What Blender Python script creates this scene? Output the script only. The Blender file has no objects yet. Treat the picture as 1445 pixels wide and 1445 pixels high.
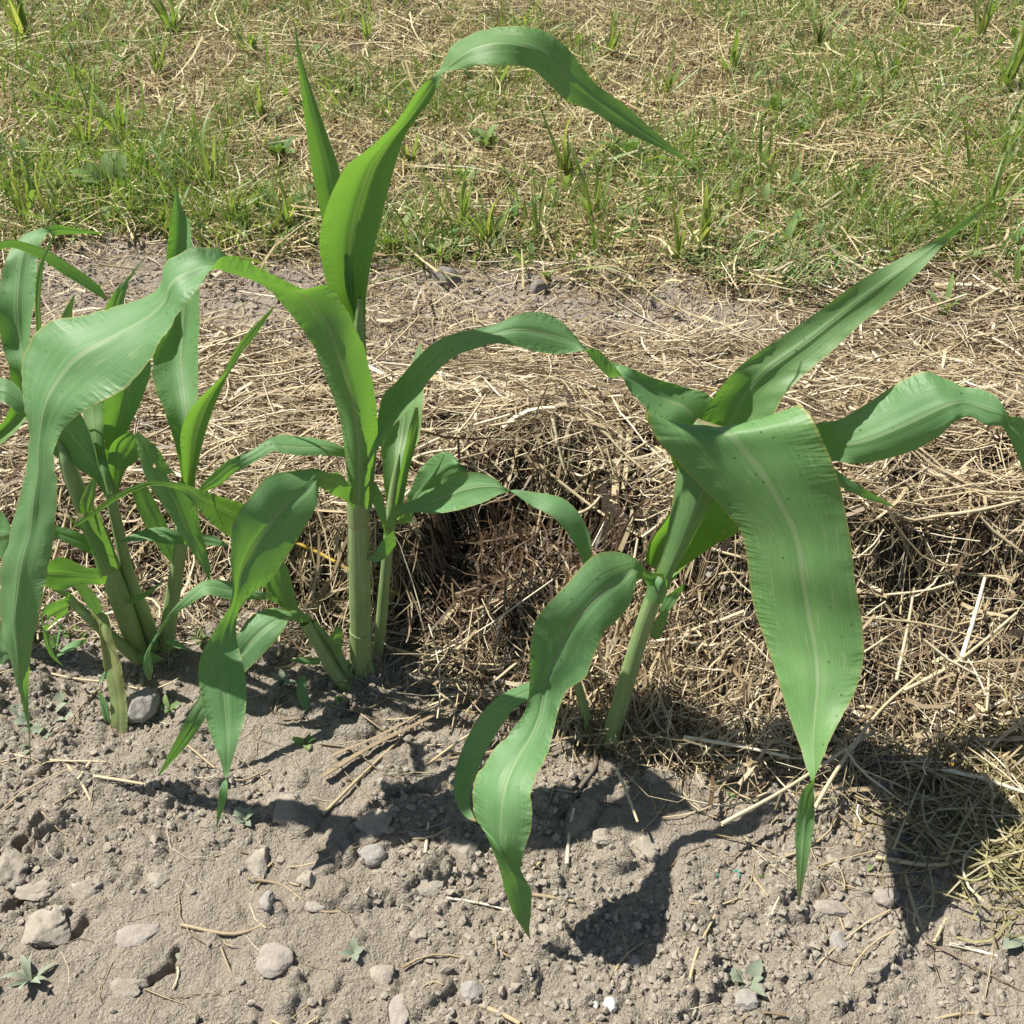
import bpy, math, random
import numpy as np
from mathutils import Vector

# ------------------------------------------------------------------ camera, world, sun, exposure
S = bpy.context.scene
COL = S.collection
CAM_H, PITCH, FPX, SIZE = 0.95, math.radians(40.0), 1549.0, 1445.0
cam_d = bpy.data.cameras.new("camera")
cam = bpy.data.objects.new("camera", cam_d)
COL.objects.link(cam)
cam.location = (0, 0, CAM_H)
cam.rotation_euler = (math.pi / 2 - PITCH, 0, 0)
cam_d.sensor_fit = 'HORIZONTAL'
cam_d.angle = 2 * math.atan(SIZE / 2 / FPX)
cam_d.clip_start, cam_d.clip_end = 0.02, 500.0
S.camera = cam

SUN_TO = Vector((-0.63, 0.24, 1.0)).normalized()      # towards the sun: from behind left, high
world = bpy.data.worlds.new("World")
S.world = world
world.use_nodes = True
wn = world.node_tree.nodes
sky = wn.new('ShaderNodeTexSky')
sky.sky_type = 'NISHITA'
sky.sun_disc = False
sky.sun_elevation = math.asin(SUN_TO.z)
sky.sun_rotation = math.atan2(SUN_TO.x, SUN_TO.y)
world.node_tree.links.new(sky.outputs[0], wn['Background'].inputs[0])
wn['Background'].inputs[1].default_value = 0.056
sun_d = bpy.data.lights.new("sun", 'SUN')
sun_d.energy = 5.0
sun_d.angle = math.radians(0.53)
sun_d.color = (1.0, 0.955, 0.88)
sun = bpy.data.objects.new("sun", sun_d)
COL.objects.link(sun)
sun.rotation_euler = SUN_TO.to_track_quat('Z', 'Y').to_euler()
sun.location = SUN_TO * 20
S.view_settings.view_transform = 'Standard'
S.view_settings.look = 'None'
S.view_settings.exposure = 0.85
S.view_settings.gamma = 1.0
S.view_settings.use_curve_mapping = False
S.cycles.max_bounces = 8
S.cycles.transmission_bounces = 6
S.cycles.transparent_max_bounces = 8

rng = np.random.default_rng(7)
random.seed(7)
CP, SP = math.cos(PITCH), math.sin(PITCH)
CC = SIZE / 2


def pt(u, v, Y):
    """world point at world depth Y that the photograph shows at pixel (u, v)"""
    dx, up = (u - CC), -(v - CC)
    d = np.array([dx, FPX * CP + up * SP, -FPX * SP + up * CP])
    return np.array([0, 0, CAM_H]) + d * (Y / d[1])


def px2m(p):
    """metres per photograph pixel at a world point"""
    return (p[1] * CP + (CAM_H - p[2]) * SP) / FPX


# ------------------------------------------------------------------ noise helpers
_perm = rng.random((256, 256))


def vnoise(x, y):
    xi, yi = np.floor(x).astype(int), np.floor(y).astype(int)
    fx, fy = x - xi, y - yi
    fx, fy = fx * fx * (3 - 2 * fx), fy * fy * (3 - 2 * fy)
    g = lambda i, j: _perm[i & 255, j & 255]
    a = g(xi, yi) * (1 - fx) + g(xi + 1, yi) * fx
    b = g(xi, yi + 1) * (1 - fx) + g(xi + 1, yi + 1) * fx
    return a * (1 - fy) + b * fy - 0.5


def fbm(x, y, o=4):
    s, a = 0, 1.0
    for k in range(o):
        s = s + a * vnoise(x + 17.3 * k, y - 9.1 * k)
        x, y, a = x * 2.03, y * 2.03, a * 0.5
    return s


def sstep(a, b, x):
    t = np.clip((x - a) / (b - a), 0, 1)
    return t * t * (3 - 2 * t)


# ------------------------------------------------------------------ mesh + object helpers
def mesh_np(name, V, F, attrs=None, uv=None, smooth=True):
    """mesh from numpy arrays; F is (n,3) or (n,4)"""
    me = bpy.data.meshes.new(name)
    V = np.ascontiguousarray(V, np.float32)
    F = np.ascontiguousarray(F, np.int32)
    k = F.shape[1]
    me.vertices.add(len(V))
    me.vertices.foreach_set('co', V.ravel())
    me.loops.add(F.size)
    me.loops.foreach_set('vertex_index', F.ravel())
    me.polygons.add(len(F))
    me.polygons.foreach_set('loop_start', np.arange(0, F.size, k, dtype=np.int32))
    me.polygons.foreach_set('use_smooth', np.full(len(F), smooth, bool))
    if attrs:
        for n, a in attrs.items():
            at = me.attributes.new(n, 'FLOAT', 'POINT')
            at.data.foreach_set('value', np.ascontiguousarray(a, np.float32))
    if uv is not None:
        lay = me.uv_layers.new(name='UVMap')
        lay.data.foreach_set('uv', np.ascontiguousarray(uv[F.ravel()], np.float32).ravel())
    me.update(calc_edges=True)
    return me


def link(name, me, mat, parent=None, loc=None):
    o = bpy.data.objects.new(name, me)
    COL.objects.link(o)
    if mat and not me.materials:
        me.materials.append(mat)
    if loc is not None:
        o.location = loc
    if parent:
        o.parent = parent
    return o


def empty(name, loc, label, cat, group=None):
    o = bpy.data.objects.new(name, None)
    o.empty_display_size = 0.02
    COL.objects.link(o)
    o.location = loc
    return tag(o, label, cat, group)


def tag(o, label=None, cat=None, group=None, kind=None):
    for k, v in (('label', label), ('category', cat), ('group', group), ('kind', kind)):
        if v:
            o[k] = v
    return o


# ------------------------------------------------------------------ materials
def new_mat(name):
    m = bpy.data.materials.new(name)
    m.use_nodes = True
    nt = m.node_tree
    nt.nodes.clear()
    return m, nt


def N(nt, typ, **kw):
    n = nt.nodes.new(typ)
    for k, v in kw.items():
        if isinstance(k, str) and hasattr(n, k):
            setattr(n, k, v)
    return n


def ramp(nt, fac, stops, interp='LINEAR'):
    r = nt.nodes.new('ShaderNodeValToRGB')
    r.color_ramp.interpolation = interp
    el = r.color_ramp.elements
    while len(el) < len(stops):
        el.new(0.5)
    for e, (p, c) in zip(el, stops):
        e.position = p
        e.color = (*c, 1)
    nt.links.new(fac, r.inputs[0])
    return r.outputs[0]


def mathn(nt, op, a, b=None, c=None):
    n = nt.nodes.new('ShaderNodeMath')
    n.operation = op
    for i, x in enumerate((a, b, c)):
        if x is None:
            continue
        if isinstance(x, (int, float)):
            n.inputs[i].default_value = x
        else:
            nt.links.new(x, n.inputs[i])
    return n.outputs[0]


def mixc(nt, fac, a, b, mode='MIX'):
    n = nt.nodes.new('ShaderNodeMix')
    n.data_type = 'RGBA'
    n.blend_type = mode
    for s, x in ((0, fac), (6, a), (7, b)):
        if isinstance(x, (int, float)):
            n.inputs[s].default_value = x
        elif isinstance(x, tuple):
            n.inputs[s].default_value = (*x, 1)
        else:
            nt.links.new(x, n.inputs[s])
    return n.outputs[2]


def noise(nt, vec, scale, detail=4, rough=0.55):
    n = nt.nodes.new('ShaderNodeTexNoise')
    n.inputs['Scale'].default_value = scale
    n.inputs['Detail'].default_value = detail
    n.inputs['Roughness'].default_value = rough
    if vec is not None:
        nt.links.new(vec, n.inputs['Vector'])
    return n.outputs['Fac']


def bump(nt, h, strength, dist):
    b = nt.nodes.new('ShaderNodeBump')
    b.inputs['Strength'].default_value = strength
    b.inputs['Distance'].default_value = dist
    nt.links.new(h, b.inputs['Height'])
    return b.outputs[0]


def finish(nt, col, rough, nrm=None, spec=0.5, trans=None, tfac=0.0):
    p = nt.nodes.new('ShaderNodeBsdfPrincipled')
    out = nt.nodes.new('ShaderNodeOutputMaterial')
    if isinstance(col, tuple):
        p.inputs['Base Color'].default_value = (*col, 1)
    else:
        nt.links.new(col, p.inputs['Base Color'])
    if isinstance(rough, (int, float)):
        p.inputs['Roughness'].default_value = rough
    else:
        nt.links.new(rough, p.inputs['Roughness'])
    p.inputs['Specular IOR Level'].default_value = spec
    if nrm is not None:
        nt.links.new(nrm, p.inputs['Normal'])
    sh = p.outputs[0]
    if trans is not None:
        t = nt.nodes.new('ShaderNodeBsdfTranslucent')
        if isinstance(trans, tuple):
            t.inputs[0].default_value = (*trans, 1)
        else:
            nt.links.new(trans, t.inputs[0])
        if nrm is not None:
            nt.links.new(nrm, t.inputs[1])
        mx = nt.nodes.new('ShaderNodeMixShader')
        mx.inputs[0].default_value = tfac
        nt.links.new(sh, mx.inputs[1])
        nt.links.new(t.outputs[0], mx.inputs[2])
        sh = mx.outputs[0]
    nt.links.new(sh, out.inputs[0])
    return p


def leaf_mat(name, base, light, trans, wither=0.0, tfac=0.42):
    """grass-family blade: UV.x runs across (0..1), UV.y along in metres"""
    m, nt = new_mat(name)
    uv = N(nt, 'ShaderNodeUVMap').outputs[0]
    sep = N(nt, 'ShaderNodeSeparateXYZ')
    nt.links.new(uv, sep.inputs[0])
    x, y = sep.outputs[0], sep.outputs[1]
    d = mathn(nt, 'ABSOLUTE', mathn(nt, 'SUBTRACT', x, 0.5))
    oi = N(nt, 'ShaderNodeObjectInfo')
    # veins: fine stripes along the blade
    cmb = N(nt, 'ShaderNodeCombineXYZ')
    nt.links.new(mathn(nt, 'MULTIPLY', x, 78.0), cmb.inputs[0])
    nt.links.new(mathn(nt, 'MULTIPLY', y, 5.0), cmb.inputs[1])
    nt.links.new(mathn(nt, 'MULTIPLY', oi.outputs['Random'], 50.0), cmb.inputs[2])
    vein = noise(nt, cmb.outputs[0], 1.0, 2, 0.6)
    tex = N(nt, 'ShaderNodeTexCoord').outputs['Object']
    blot = noise(nt, tex, 22.0, 4, 0.6)
    c = mixc(nt, ramp(nt, vein, [(0.2, (0, 0, 0)), (0.8, (1, 1, 1))]), base, light)
    c = mixc(nt, ramp(nt, blot, [(0.42, (0, 0, 0)), (0.72, (0.45, 0.45, 0.45))]), c, light)
    big = noise(nt, tex, 7.0, 3, 0.6)
    c = mixc(nt, ramp(nt, big, [(0.35, (0.35, 0.35, 0.35)), (0.6, (0, 0, 0))]), c, base)
    al0 = N(nt, 'ShaderNodeAttribute', attribute_name='along').outputs['Fac']
    c = mixc(nt, ramp(nt, al0, [(0.0, (0.6, 0.6, 0.6)), (0.22, (0, 0, 0))]), c, (0.21, 0.34, 0.09))
    dust = ramp(nt, noise(nt, tex, 120.0, 5, 0.75), [(0.56, (0, 0, 0)), (0.78, (0.55, 0.55, 0.55))])
    c = mixc(nt, dust, c, (0.30, 0.36, 0.25))
    # midrib, fading to the tip through UV.y kept per blade in attribute
    at = N(nt, 'ShaderNodeAttribute', attribute_name='along')
    wr = mathn(nt, 'MULTIPLY_ADD', at.outputs['Fac'], -0.040, 0.056)
    rib = mathn(nt, 'SUBTRACT', 1.0, mathn(nt, 'DIVIDE', d, wr))
    rib = mathn(nt, 'MAXIMUM', mathn(nt, 'MULTIPLY', rib, 1.6), 0.0)
    rib = mathn(nt, 'MINIMUM', rib, 1.0)
    c = mixc(nt, mathn(nt, 'MULTIPLY', rib, 0.62), c, (0.32, 0.42, 0.22))
    # pale yellowish margin
    edge = mathn(nt, 'GREATER_THAN', mathn(nt, 'ADD', d, mathn(nt, 'MULTIPLY', blot, 0.02)), 0.490)
    c = mixc(nt, mathn(nt, 'MULTIPLY', edge, 0.65), c, (0.33, 0.32, 0.09))
    tipb = ramp(nt, mathn(nt, 'ADD', al0, mathn(nt, 'MULTIPLY', mathn(nt, 'SUBTRACT', blot, 0.5), 0.08)), [(0.955, (0, 0, 0)), (0.985, (0.8, 0.8, 0.8))])
    c = mixc(nt, tipb, c, (0.34, 0.25, 0.12))
    # pale scratches and small dark specks
    sp = N(nt, 'ShaderNodeTexVoronoi')
    sp.inputs['Scale'].default_value = 90.0
    nt.links.new(tex, sp.inputs['Vector'])
    spk = mathn(nt, 'LESS_THAN', sp.outputs['Distance'], 0.10)
    gate = mathn(nt, 'GREATER_THAN', noise(nt, tex, 14.0, 2), 0.50)
    c = mixc(nt, mathn(nt, 'MULTIPLY', mathn(nt, 'MULTIPLY', spk, gate), 0.7), c, (0.03, 0.05, 0.02))
    cm2 = N(nt, 'ShaderNodeCombineXYZ')
    nt.links.new(mathn(nt, 'MULTIPLY', x, 30.0), cm2.inputs[0])
    nt.links.new(mathn(nt, 'MULTIPLY', y, 40.0), cm2.inputs[1])
    nt.links.new(oi.outputs['Random'], cm2.inputs[2])
    scr = mathn(nt, 'GREATER_THAN', noise(nt, cm2.outputs[0], 0.9, 3, 0.5), 0.655)
    c = mixc(nt, mathn(nt, 'MULTIPLY', scr, 0.45), c, (0.34, 0.42, 0.22))
    if wither:
        w = ramp(nt, noise(nt, tex, 30.0, 3), [(0.40, (0, 0, 0)), (0.58, (1, 1, 1))])
        c = mixc(nt, mathn(nt, 'MULTIPLY', w, wither), c, (0.42, 0.36, 0.14))
        w2 = ramp(nt, noise(nt, tex, 55.0, 3), [(0.60, (0, 0, 0)), (0.66, (1, 1, 1))])
        c = mixc(nt, mathn(nt, 'MULTIPLY', w2, wither * 0.8), c, (0.12, 0.07, 0.03))
    # relief: veins + crosswise puckers beside the margins
    pk = N(nt, 'ShaderNodeCombineXYZ')
    nt.links.new(mathn(nt, 'MULTIPLY', x, 7.0), pk.inputs[0])
    nt.links.new(mathn(nt, 'MULTIPLY', y, 260.0), pk.inputs[1])
    nt.links.new(mathn(nt, 'MULTIPLY', oi.outputs['Random'], 30.0), pk.inputs[2])
    puck = noise(nt, pk.outputs[0], 1.0, 1, 0.4)
    pm = mathn(nt, 'MULTIPLY', ramp(nt, d, [(0.25, (0, 0, 0)), (0.45, (1, 1, 1))]),
               ramp(nt, noise(nt, tex, 9.0, 1), [(0.42, (0, 0, 0)), (0.6, (1, 1, 1))]))
    h = mathn(nt, 'ADD', mathn(nt, 'MULTIPLY', vein, 0.35), mathn(nt, 'MULTIPLY', mathn(nt, 'MULTIPLY', puck, pm), 2.4))
    h = mathn(nt, 'SUBTRACT', h, mathn(nt, 'MULTIPLY', rib, 0.5))
    nrm = bump(nt, h, 0.5, 0.0015)
    tr = mixc(nt, mathn(nt, 'MULTIPLY', vein, 0.6), trans, tuple(min(1, v * 1.5) for v in trans))
    tr = mixc(nt, mathn(nt, 'MULTIPLY', rib, 0.55), tr, (0.20, 0.28, 0.04))
    if wither:
        tr = mixc(nt, wither * 0.6, tr, (0.35, 0.3, 0.06))
    rg = mathn(nt, 'MULTIPLY_ADD', blot, 0.24, 0.36)
    finish(nt, c, rg, nrm, 0.42, tr, tfac)
    return m


M_LEAF = leaf_mat('corn_leaf', (0.106, 0.255, 0.088), (0.205, 0.365, 0.165), (0.15, 0.33, 0.025))
M_LEAF_YOUNG = leaf_mat('young_corn_leaf', (0.118, 0.245, 0.078), (0.205, 0.34, 0.140), (0.16, 0.33, 0.03))
M_LEAF_WARM = leaf_mat('warm_corn_leaf', (0.122, 0.276, 0.082), (0.212, 0.374, 0.148), (0.16, 0.34, 0.025))
M_LEAF_WITHER = leaf_mat('withering_corn_leaf', (0.15, 0.27, 0.09), (0.27, 0.36, 0.15), (0.28, 0.38, 0.05), 0.5)


def stem_mat():
    m, nt = new_mat('corn_stem')
    uv = N(nt, 'ShaderNodeUVMap').outputs[0]
    sep = N(nt, 'ShaderNodeSeparateXYZ')
    nt.links.new(uv, sep.inputs[0])
    cmb = N(nt, 'ShaderNodeCombineXYZ')
    nt.links.new(mathn(nt, 'MULTIPLY', sep.outputs[0], 60.0), cmb.inputs[0])
    nt.links.new(mathn(nt, 'MULTIPLY', sep.outputs[1], 6.0), cmb.inputs[1])
    v = noise(nt, cmb.outputs[0], 1.0, 2)
    tex = N(nt, 'ShaderNodeTexCoord').outputs['Object']
    v = ramp(nt, v, [(0.34, (0, 0, 0)), (0.66, (1, 1, 1))])
    c = mixc(nt, v, (0.165, 0.29, 0.085), (0.325, 0.42, 0.195))
    at = N(nt, 'ShaderNodeAttribute', attribute_name='along')
    c = mixc(nt, ramp(nt, at.outputs['Fac'], [(0.0, (0.8, 0.8, 0.8)), (0.25, (0, 0, 0))]), c, (0.30, 0.36, 0.14))
    c = mixc(nt, mathn(nt, 'MULTIPLY', ramp(nt, noise(nt, tex, 25, 5, 0.7), [(0.5, (0, 0, 0)), (0.66, (1, 1, 1))]), 0.4), c, (0.13, 0.20, 0.06))
    c = mixc(nt, ramp(nt, at.outputs['Fac'], [(0.0, (0.55, 0.55, 0.55)), (0.07, (0, 0, 0))]), c, (0.27, 0.20, 0.12))
    c = mixc(nt, mathn(nt, 'MULTIPLY', ramp(nt, noise(nt, tex, 40, 4), [(0.5, (0, 0, 0)), (0.7, (1, 1, 1))]), 0.35), c, (0.32, 0.42, 0.22))
    nrm = bump(nt, v, 0.4, 0.001)
    finish(nt, c, 0.42, nrm, 0.5, (0.25, 0.42, 0.05), 0.12)
    return m


M_STEM = stem_mat()


def strand_mat(name, stops, tfac=0.25, rough=0.6, ttint=(1, 1, 1)):
    m, nt = new_mat(name)
    a = N(nt, 'ShaderNodeAttribute', attribute_name='rnd').outputs['Fac']
    b = N(nt, 'ShaderNodeAttribute', attribute_name='along').outputs['Fac']
    c = ramp(nt, a, stops)
    tex = N(nt, 'ShaderNodeTexCoord').outputs['Object']
    n = noise(nt, tex, 260.0, 2)
    c = mixc(nt, 0.35, c, ramp(nt, n, [(0.3, (0.45, 0.42, 0.4)), (0.7, (1, 1, 1))]), 'MULTIPLY')
    tip = ramp(nt, b, [(0.0, (0.9, 0.85, 0.75)), (0.2, (1, 1, 1))])
    c = mixc(nt, 1.0, c, tip, 'MULTIPLY')
    t = mixc(nt, 1.0, c, ttint, 'MULTIPLY')
    finish(nt, c, rough, None, 0.4, t, tfac)
    return m


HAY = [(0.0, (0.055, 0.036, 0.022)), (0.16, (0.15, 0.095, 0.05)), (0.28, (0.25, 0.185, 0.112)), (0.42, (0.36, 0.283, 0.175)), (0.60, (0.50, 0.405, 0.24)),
       (0.80, (0.64, 0.54, 0.345)), (1.0, (0.84, 0.78, 0.61))]  # palest stop: bleached straw, whitened further to paint in sun glints
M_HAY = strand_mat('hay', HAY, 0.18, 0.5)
M_DRY = strand_mat('dry_grass', [(0.0, (0.13, 0.085, 0.045)), (0.25, (0.34, 0.25, 0.125)), (0.5, (0.50, 0.405, 0.205)),
                                 (0.75, (0.62, 0.55, 0.30)), (0.92, (0.68, 0.64, 0.38)), (1.0, (0.78, 0.76, 0.58))], 0.25, 0.6)
M_OLIVE = strand_mat('half_green_hay', [(0.0, (0.15, 0.13, 0.06)), (0.5, (0.34, 0.30, 0.15)), (0.85, (0.44, 0.42, 0.20)), (1.0, (0.62, 0.56, 0.38))], 0.25, 0.5)
M_GRASS = strand_mat('green_grass', [(0.0, (0.09, 0.18, 0.04)), (0.3, (0.15, 0.25, 0.060)), (0.6, (0.24, 0.33, 0.10)),
                                     (0.85, (0.27, 0.34, 0.11)), (1.0, (0.40, 0.40, 0.17))], 0.42, 0.45, (1.25, 1.35, 0.55))
M_WEED = strand_mat('weed_leaf', [(0.0, (0.11, 0.20, 0.055)), (0.5, (0.18, 0.29, 0.085)), (1.0, (0.28, 0.38, 0.15))], 0.36, 0.7, (1.2, 1.3, 0.5))
M_DUSTY = strand_mat('dusty_leaf', [(0.0, (0.18, 0.23, 0.15)), (1.0, (0.33, 0.37, 0.27))], 0.2, 0.8)
M_YSTRAW = strand_mat('yellow_straw', [(0.0, (0.55, 0.36, 0.05)), (1.0, (0.65, 0.46, 0.08))], 0.2, 0.4)
M_TWINE = strand_mat('green_twine', [(0.0, (0.04, 0.20, 0.15)), (1.0, (0.07, 0.28, 0.20))], 0.1, 0.6)
M_TWIG = strand_mat('grey_twig', [(0.0, (0.09, 0.07, 0.055)), (1.0, (0.16, 0.13, 0.10))], 0.0, 0.8)


def soil_mat():
    m, nt = new_mat('soil')
    tex = N(nt, 'ShaderNodeTexCoord').outputs['Object']
    litter_shade = N(nt, 'ShaderNodeAttribute', attribute_name='litter_shade').outputs['Fac']
    damp = N(nt, 'ShaderNodeAttribute', attribute_name='damp').outputs['Fac']
    n1, n2, n3 = noise(nt, tex, 9.0, 5), noise(nt, tex, 70.0, 6, 0.65), noise(nt, tex, 420.0, 4, 0.7)
    c = ramp(nt, n1, [(0.3, (0.300, 0.262, 0.208)), (0.7, (0.372, 0.328, 0.265))])
    c = mixc(nt, 0.7, c, ramp(nt, n2, [(0.3, (0.66, 0.64, 0.61)), (0.65, (1.08, 1.07, 1.06))]), 'MULTIPLY')
    c = mixc(nt, 0.8, c, ramp(nt, n3, [(0.3, (0.62, 0.60, 0.58)), (0.62, (1.1, 1.1, 1.1))]), 'MULTIPLY')
    grit = N(nt, 'ShaderNodeTexVoronoi')
    grit.inputs['Scale'].default_value = 230.0
    nt.links.new(tex, grit.inputs['Vector'])
    g = mathn(nt, 'MULTIPLY', mathn(nt, 'LESS_THAN', grit.outputs['Distance'], 0.16), mathn(nt, 'GREATER_THAN', n2, 0.57))
    c = mixc(nt, mathn(nt, 'MULTIPLY', g, 0.6), c, (0.52, 0.47, 0.40))
    c = mixc(nt, mathn(nt, 'MULTIPLY', damp, 0.6), c, (0.185, 0.138, 0.092))
    lit = ramp(nt, n2, [(0.3, (0.026, 0.020, 0.014)), (0.7, (0.075, 0.058, 0.038))])  # decayed litter, coloured extra dark to paint shade into cavities and gaps
    c = mixc(nt, litter_shade, c, lit)
    cr = N(nt, 'ShaderNodeTexVoronoi')
    cr.inputs['Scale'].default_value = 300.0
    cr.inputs['Detail'].default_value = 1.0
    wv = N(nt, 'ShaderNodeMixRGB')
    wv.inputs[0].default_value = 0.004
    nz = N(nt, 'ShaderNodeTexNoise')
    nz.inputs['Scale'].default_value = 260.0
    nt.links.new(tex, nz.inputs['Vector'])
    nt.links.new(tex, wv.inputs[1])
    nt.links.new(nz.outputs['Color'], wv.inputs[2])
    nt.links.new(wv.outputs[0], cr.inputs['Vector'])
    cr2 = mathn(nt, 'MULTIPLY', cr.outputs['Distance'], mathn(nt, 'MULTIPLY_ADD', n2, 1.6, -0.2))
    h = mathn(nt, 'ADD', mathn(nt, 'MULTIPLY', n2, 0.9), mathn(nt, 'MULTIPLY', n3, 0.5))
    h = mathn(nt, 'SUBTRACT', h, mathn(nt, 'MULTIPLY', cr2, 0.55))
    nrm = bump(nt, h, 0.95, 0.0065)
    finish(nt, c, 0.92, nrm, 0.2)
    return m


M_SOIL = soil_mat()


def stone_mat(name, a, b, rough=0.8):
    m, nt = new_mat(name)
    tex = N(nt, 'ShaderNodeTexCoord').outputs['Object']
    n1, n2 = noise(nt, tex, 60.0, 5), noise(nt, tex, 400.0, 4, 0.7)
    c = ramp(nt, n1, [(0.3, a), (0.7, b)])
    c = mixc(nt, 0.6, c, ramp(nt, n2, [(0.3, (0.65, 0.64, 0.62)), (0.65, (1.08, 1.08, 1.08))]), 'MULTIPLY')
    nrm = bump(nt, mathn(nt, 'ADD', n1, mathn(nt, 'MULTIPLY', n2, 0.5)), 0.7, 0.003)
    finish(nt, c, rough, nrm, 0.3)
    return m


M_STONE = stone_mat('grey_stone', (0.255, 0.235, 0.205), (0.36, 0.333, 0.295))
M_PINK = stone_mat('pinkish_stone', (0.27, 0.236, 0.20), (0.36, 0.317, 0.27))
M_WHITE = stone_mat('white_stone', (0.55, 0.53, 0.48), (0.78, 0.76, 0.70))
M_CLOD = stone_mat('soil_clod', (0.27, 0.236, 0.188), (0.36, 0.318, 0.258), 0.95)
M_DARKSTONE = stone_mat('dark_stone', (0.17, 0.155, 0.14), (0.26, 0.24, 0.215))

# ------------------------------------------------------------------ the ground: one sheet out to the horizon
def grow(start, step, ratio, end):
    out, p, s = [], start, step
    while p < end:
        s *= ratio
        p += s
        out.append(p)
    return np.array(out)


gx = np.arange(-0.72, 0.7201, 0.0024)
ex = grow(0.72, 0.0024, 1.12, 90.0)
gx = np.concatenate([-ex[::-1], gx, ex])
gy = np.concatenate([np.arange(0.37, 0.93, 0.0022), np.arange(0.93, 2.1, 0.0055), np.arange(2.1, 2.6, 0.012)])
ey = grow(gy[-1], 0.012, 1.12, 160.0)
by = grow(0, 0.0022, 1.2, 60.0)
gy = np.concatenate([(0.37 - by)[::-1], gy, ey])

FOOT = ([-2, -1.0, -0.55, -0.2, 0.09, 0.3, 0.55, 1.0, 2], [0.98, 0.97, 0.95, 0.88, 0.775, 0.715, 0.675, 0.64, 0.62])


def hay_foot(x):
    return np.interp(x, *FOOT) + 0.03 * vnoise(x * 9 + 3, x * 0 + 5.5)


def hay_edge(x):
    return np.interp(x, [-0.8, -0.35, -0.13, -0.095, -0.07, 0.085, 0.13, 0.3, 0.6, 1], [1.03, 1.0, 0.935, 0.95, 1.05, 1.045, 0.965, 0.94, 0.925, 0.9])


def mound(x, y):
    f = hay_foot(x)
    n1, n2 = fbm(x * 6, y * 6, 3), fbm(x * 19, y * 19, 2)
    top = np.interp(x, [-0.8, -0.35, -0.12, 0.0, 0.6, 2], [0.065, 0.085, 0.125, 0.135, 0.125, 0.10])
    edge = hay_edge(x) + 0.05 * vnoise(x * 8 + 7, x * 0 + 2.5) + 0.02 * vnoise(x * 31, x * 0 + 9.5)
    down = 1 - sstep(1.02, 1.55, y + 0.05 * vnoise(x * 5, y * 5))
    apron = 0.034 * sstep(-0.03, 0.16, y - f) * (1 + 0.8 * n2)
    hollow = 0.02 * np.exp(-((x + 0.01) / 0.085) ** 4 - ((y - 0.985) / 0.065) ** 4)
    face = sstep(0, 1, (y - edge + 0.03) / (0.05 + 0.06 * np.clip(0.5 + n1, 0, 1)))
    return np.maximum(apron * (1 - face) + top * face * down * (1 + 0.35 * n1 + 0.28 * n2) - hollow, 0)


def litter_shade_mask(x, y):
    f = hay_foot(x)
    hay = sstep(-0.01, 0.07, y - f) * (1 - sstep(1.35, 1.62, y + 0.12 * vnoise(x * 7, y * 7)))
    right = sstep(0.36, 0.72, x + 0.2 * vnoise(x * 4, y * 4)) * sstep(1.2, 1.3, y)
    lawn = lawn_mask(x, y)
    return np.clip(np.maximum(np.maximum(hay, right), lawn * 0.8), 0, 1)  # lawn share paints dark shade into the gaps between blades


def lawn_edge(x):
    return np.interp(x, [-3, -0.6, 0.1, 0.55, 1.2, 3], [1.86, 1.88, 1.80, 1.76, 1.68, 1.7])


def lawn_mask(x, y):
    return sstep(-0.05, 0.12, y - lawn_edge(x) + 0.30 * fbm(x * 4 + 9, y * 4, 3))


GX, GY = np.meshgrid(gx, gy)
Z = 0.012 * fbm(GX * 5, GY * 5, 4) + 0.0045 * fbm(GX * 38, GY * 38, 4)
near = sstep(3.0, 1.6, GY) * sstep(3.0, 1.4, np.abs(GX))
# crumbly texture: ridged fine relief in patches
patch = np.clip(0.58 + 1.5 * fbm(GX * 6 + 40, GY * 6, 3), 0.12, 1.5)
rd = np.abs(fbm(GX * 95, GY * 95, 3))
Z += near * patch * 0.0042 * (0.25 - np.abs(fbm(GX * 190 + 7, GY * 190, 2)))
Z += near * patch * (0.0085 * (rd - 0.25) - 0.003 * np.clip(vnoise(GX * 160, GY * 160), 0, 1)) + near * 0.0016 * fbm(GX * 420, GY * 420, 2)
Z += 0.010 * sstep(1.7, 2.2, GY) * fbm(GX * 12, GY * 12, 3)
# packed clods
ncl = 5200
cxs = rng.uniform(-0.8, 0.8, ncl)
cys = np.concatenate([rng.uniform(0.38, 0.98, ncl - 1200), rng.uniform(1.3, 2.1, 1200)])
crs = 0.0024 + 0.017 * rng.random(ncl) ** 5
pden = fbm(cxs * 6 + 40, cys * 6, 3)
for x0, y0, r, pd in zip(cxs, cys, crs, pden):
    if pd < -0.12 + 0.25 * rng.random() - 0.2 and r > 0.004:
        continue
    e = 0.65 + 0.7 * random.random()
    an = random.uniform(0, math.pi)
    R = r * 1.5
    i0, i1 = np.searchsorted(gx, (x0 - R, x0 + R))
    j0, j1 = np.searchsorted(gy, (y0 - R, y0 + R))
    if i1 - i0 < 2 or j1 - j0 < 2:
        continue
    dx, dy = GX[j0:j1, i0:i1] - x0, GY[j0:j1, i0:i1] - y0
    ca, sa = math.cos(an), math.sin(an)
    q = ((dx * ca + dy * sa) / e) ** 2 + ((-dx * sa + dy * ca) * e) ** 2
    q = q / (r * r) * (1 + 0.8 * vnoise(dx / r * 1.6 + x0 * 99, dy / r * 1.6 + y0 * 77))
    Z[j0:j1, i0:i1] += r * random.uniform(0.25, 0.55) * np.clip(1 - q * q, 0, 1) ** 0.45


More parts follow.
